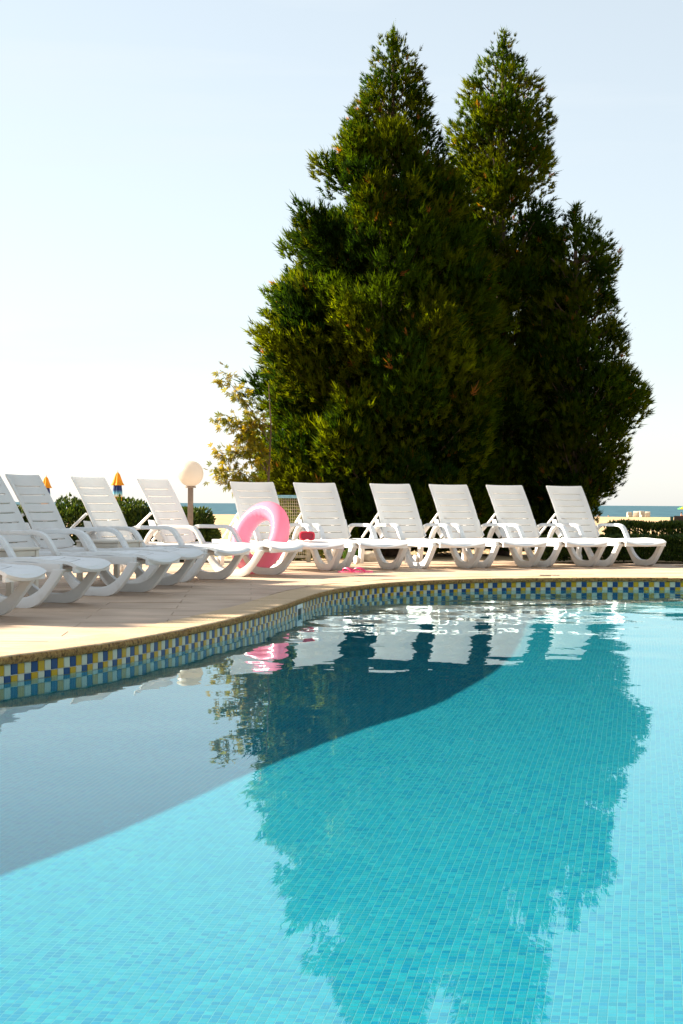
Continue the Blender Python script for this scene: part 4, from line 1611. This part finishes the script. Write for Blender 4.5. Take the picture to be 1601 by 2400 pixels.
def open_parasol(loc, label):
    root = empty("open_parasol", loc)
    tag(root, label, "parasol")
    for q in range(8):
        mb = MB()
        a0, a1 = q * math.pi / 4, (q + 1) * math.pi / 4
        for zo in (0.0,):
            mb.add([(0, 0, 2.45), (0.85 * math.cos(a0), 0.85 * math.sin(a0), 2.25), (0.85 * math.cos(a1), 0.85 * math.sin(a1), 2.25),
                    (1.5 * math.cos(a0), 1.5 * math.sin(a0), 1.95), (1.5 * math.cos(a1), 1.5 * math.sin(a1), 1.95),
                    (1.5 * math.cos(a0), 1.5 * math.sin(a0), 1.8), (1.5 * math.cos(a1), 1.5 * math.sin(a1), 1.8)],
                   [(0, 1, 2), (1, 3, 4, 2), (3, 5, 6, 4)])
        mb.build("canopy_panel", M['yellow_cloth' if q % 2 else 'green_cloth'], root, smooth=0)
    mb = MB(); mb.tube([(0, 0, -0.2), (0, 0, 2.5)], 0.025, 8)
    mb.build("pole", M['pole'], root)


open_parasol(((1604 - 800.5) * 370 / 4027, 370, -1.93), "open yellow and green beach parasol at the right picture edge")


def person(name_label, loc, rz, joints, bones, radii, scale=1.0):
    root = empty("person", loc, rz)
    tag(root, name_label, "person", "people on the beach")
    me_ = bpy.data.meshes.new("body")
    me_.from_pydata(joints, bones, [])
    o = link("body", me_, M['skin'], root)
    sk_ = o.modifiers.new("skin", 'SKIN')
    for v, r_ in zip(me_.skin_vertices[0].data, radii): v.radius = (r_, r_)
    me_.skin_vertices[0].data[0].use_root = True
    o.modifiers.new("sub", 'SUBSURF').levels = 1
    bm = bmesh.new(); bmesh.ops.create_uvsphere(bm, u_segments=12, v_segments=8, radius=0.115)
    h = bpy.data.meshes.new("hair"); bm.to_mesh(h); bm.free()
    ho = link("hair", h, M['hair'], root)
    hd = joints[5]
    ho.location = (hd[0] + 0.01, hd[1] + 0.03, hd[2] + 0.025)
    root.scale = (scale,) * 3


SIT_J = [(0, 0, 0.14), (0.02, 0.04, 0.32), (0.03, 0.02, 0.52), (0.03, 0.0, 0.62), (0.03, -0.01, 0.70), (0.03, -0.02, 0.80),
         (-0.10, 0.0, 0.13), (-0.16, -0.38, 0.46), (-0.15, -0.62, 0.06), (-0.15, -0.75, 0.04), (0.10, 0.0, 0.13), (0.16, -0.38, 0.44), (0.15, -0.64, 0.06), (0.15, -0.77, 0.04),
         (-0.17, 0.02, 0.55), (-0.24, -0.08, 0.34), (-0.20, -0.32, 0.40), (0.19, 0.02, 0.55), (0.27, 0.10, 0.32), (0.30, 0.20, 0.06)]
SIT_B = [(0, 1), (1, 2), (2, 3), (3, 4), (4, 5), (0, 6), (6, 7), (7, 8), (8, 9), (0, 10), (10, 11), (11, 12), (12, 13), (2, 14), (14, 15), (15, 16), (2, 17), (17, 18), (18, 19)]
SIT_R = [0.14, 0.12, 0.14, 0.07, 0.055, 0.10, 0.09, 0.06, 0.045, 0.035, 0.09, 0.06, 0.045, 0.035, 0.06, 0.045, 0.035, 0.06, 0.045, 0.035]
for i, (px, yy, rz, sc_, lb) in enumerate([(1597, 366, 1.2, 1.25, "tanned person sitting under the open parasol at right"), (1404, 372, -1.2, 0.75, "small far person sitting by the water beside the conifer"), (1426, 374, 1.9, 0.55, "tiny far person low on the sand left of the hooded chairs")]):
    person(lb, ((px - 800.5) * yy / 4027, yy, -0.03 - 1.92 * (yy - 23) / 360 - 0.02), rz, SIT_J, SIT_B, SIT_R, sc_)

# bench behind the hedge at the right edge
def bench():
    root = empty("garden_bench", (5.15, 24.3, -0.05), R(-4))
    tag(root, "green framed wooden bench behind the hedge at the right edge", "bench")
    for sx in (-0.45, 0.45):
        mb = MB()
        mb.box(sx - 0.02, sx + 0.02, -0.20, -0.15, 0, 0.36); mb.box(sx - 0.021, sx + 0.021, 0.17, 0.22, 0, 0.60); mb.box(sx - 0.019, sx + 0.019, -0.149, 0.169, 0.30, 0.35)
        mb.build("end_frame", M['green_metal'], root, 0.004)
    for k in range(4):
        mb = MB(); mb.box(-0.42, 0.42, -0.19 + 0.09 * k, -0.115 + 0.09 * k, 0.352, 0.377)
        mb.build("seat_slat", M['brown_wood'], root, 0.004)
    for k in range(2):
        mb = MB(); mb.box(-0.42, 0.42, 0.165, 0.19, 0.43 + 0.10 * k, 0.51 + 0.10 * k)
        mb.build("back_slat", M['brown_wood'], root, 0.004)


bench()

# ------------------------------------------------------------------ sunlight through the water onto the basin
for o in basin.children_recursive:
    if o.type == 'MESH': o.cycles.is_caustics_receiver = True
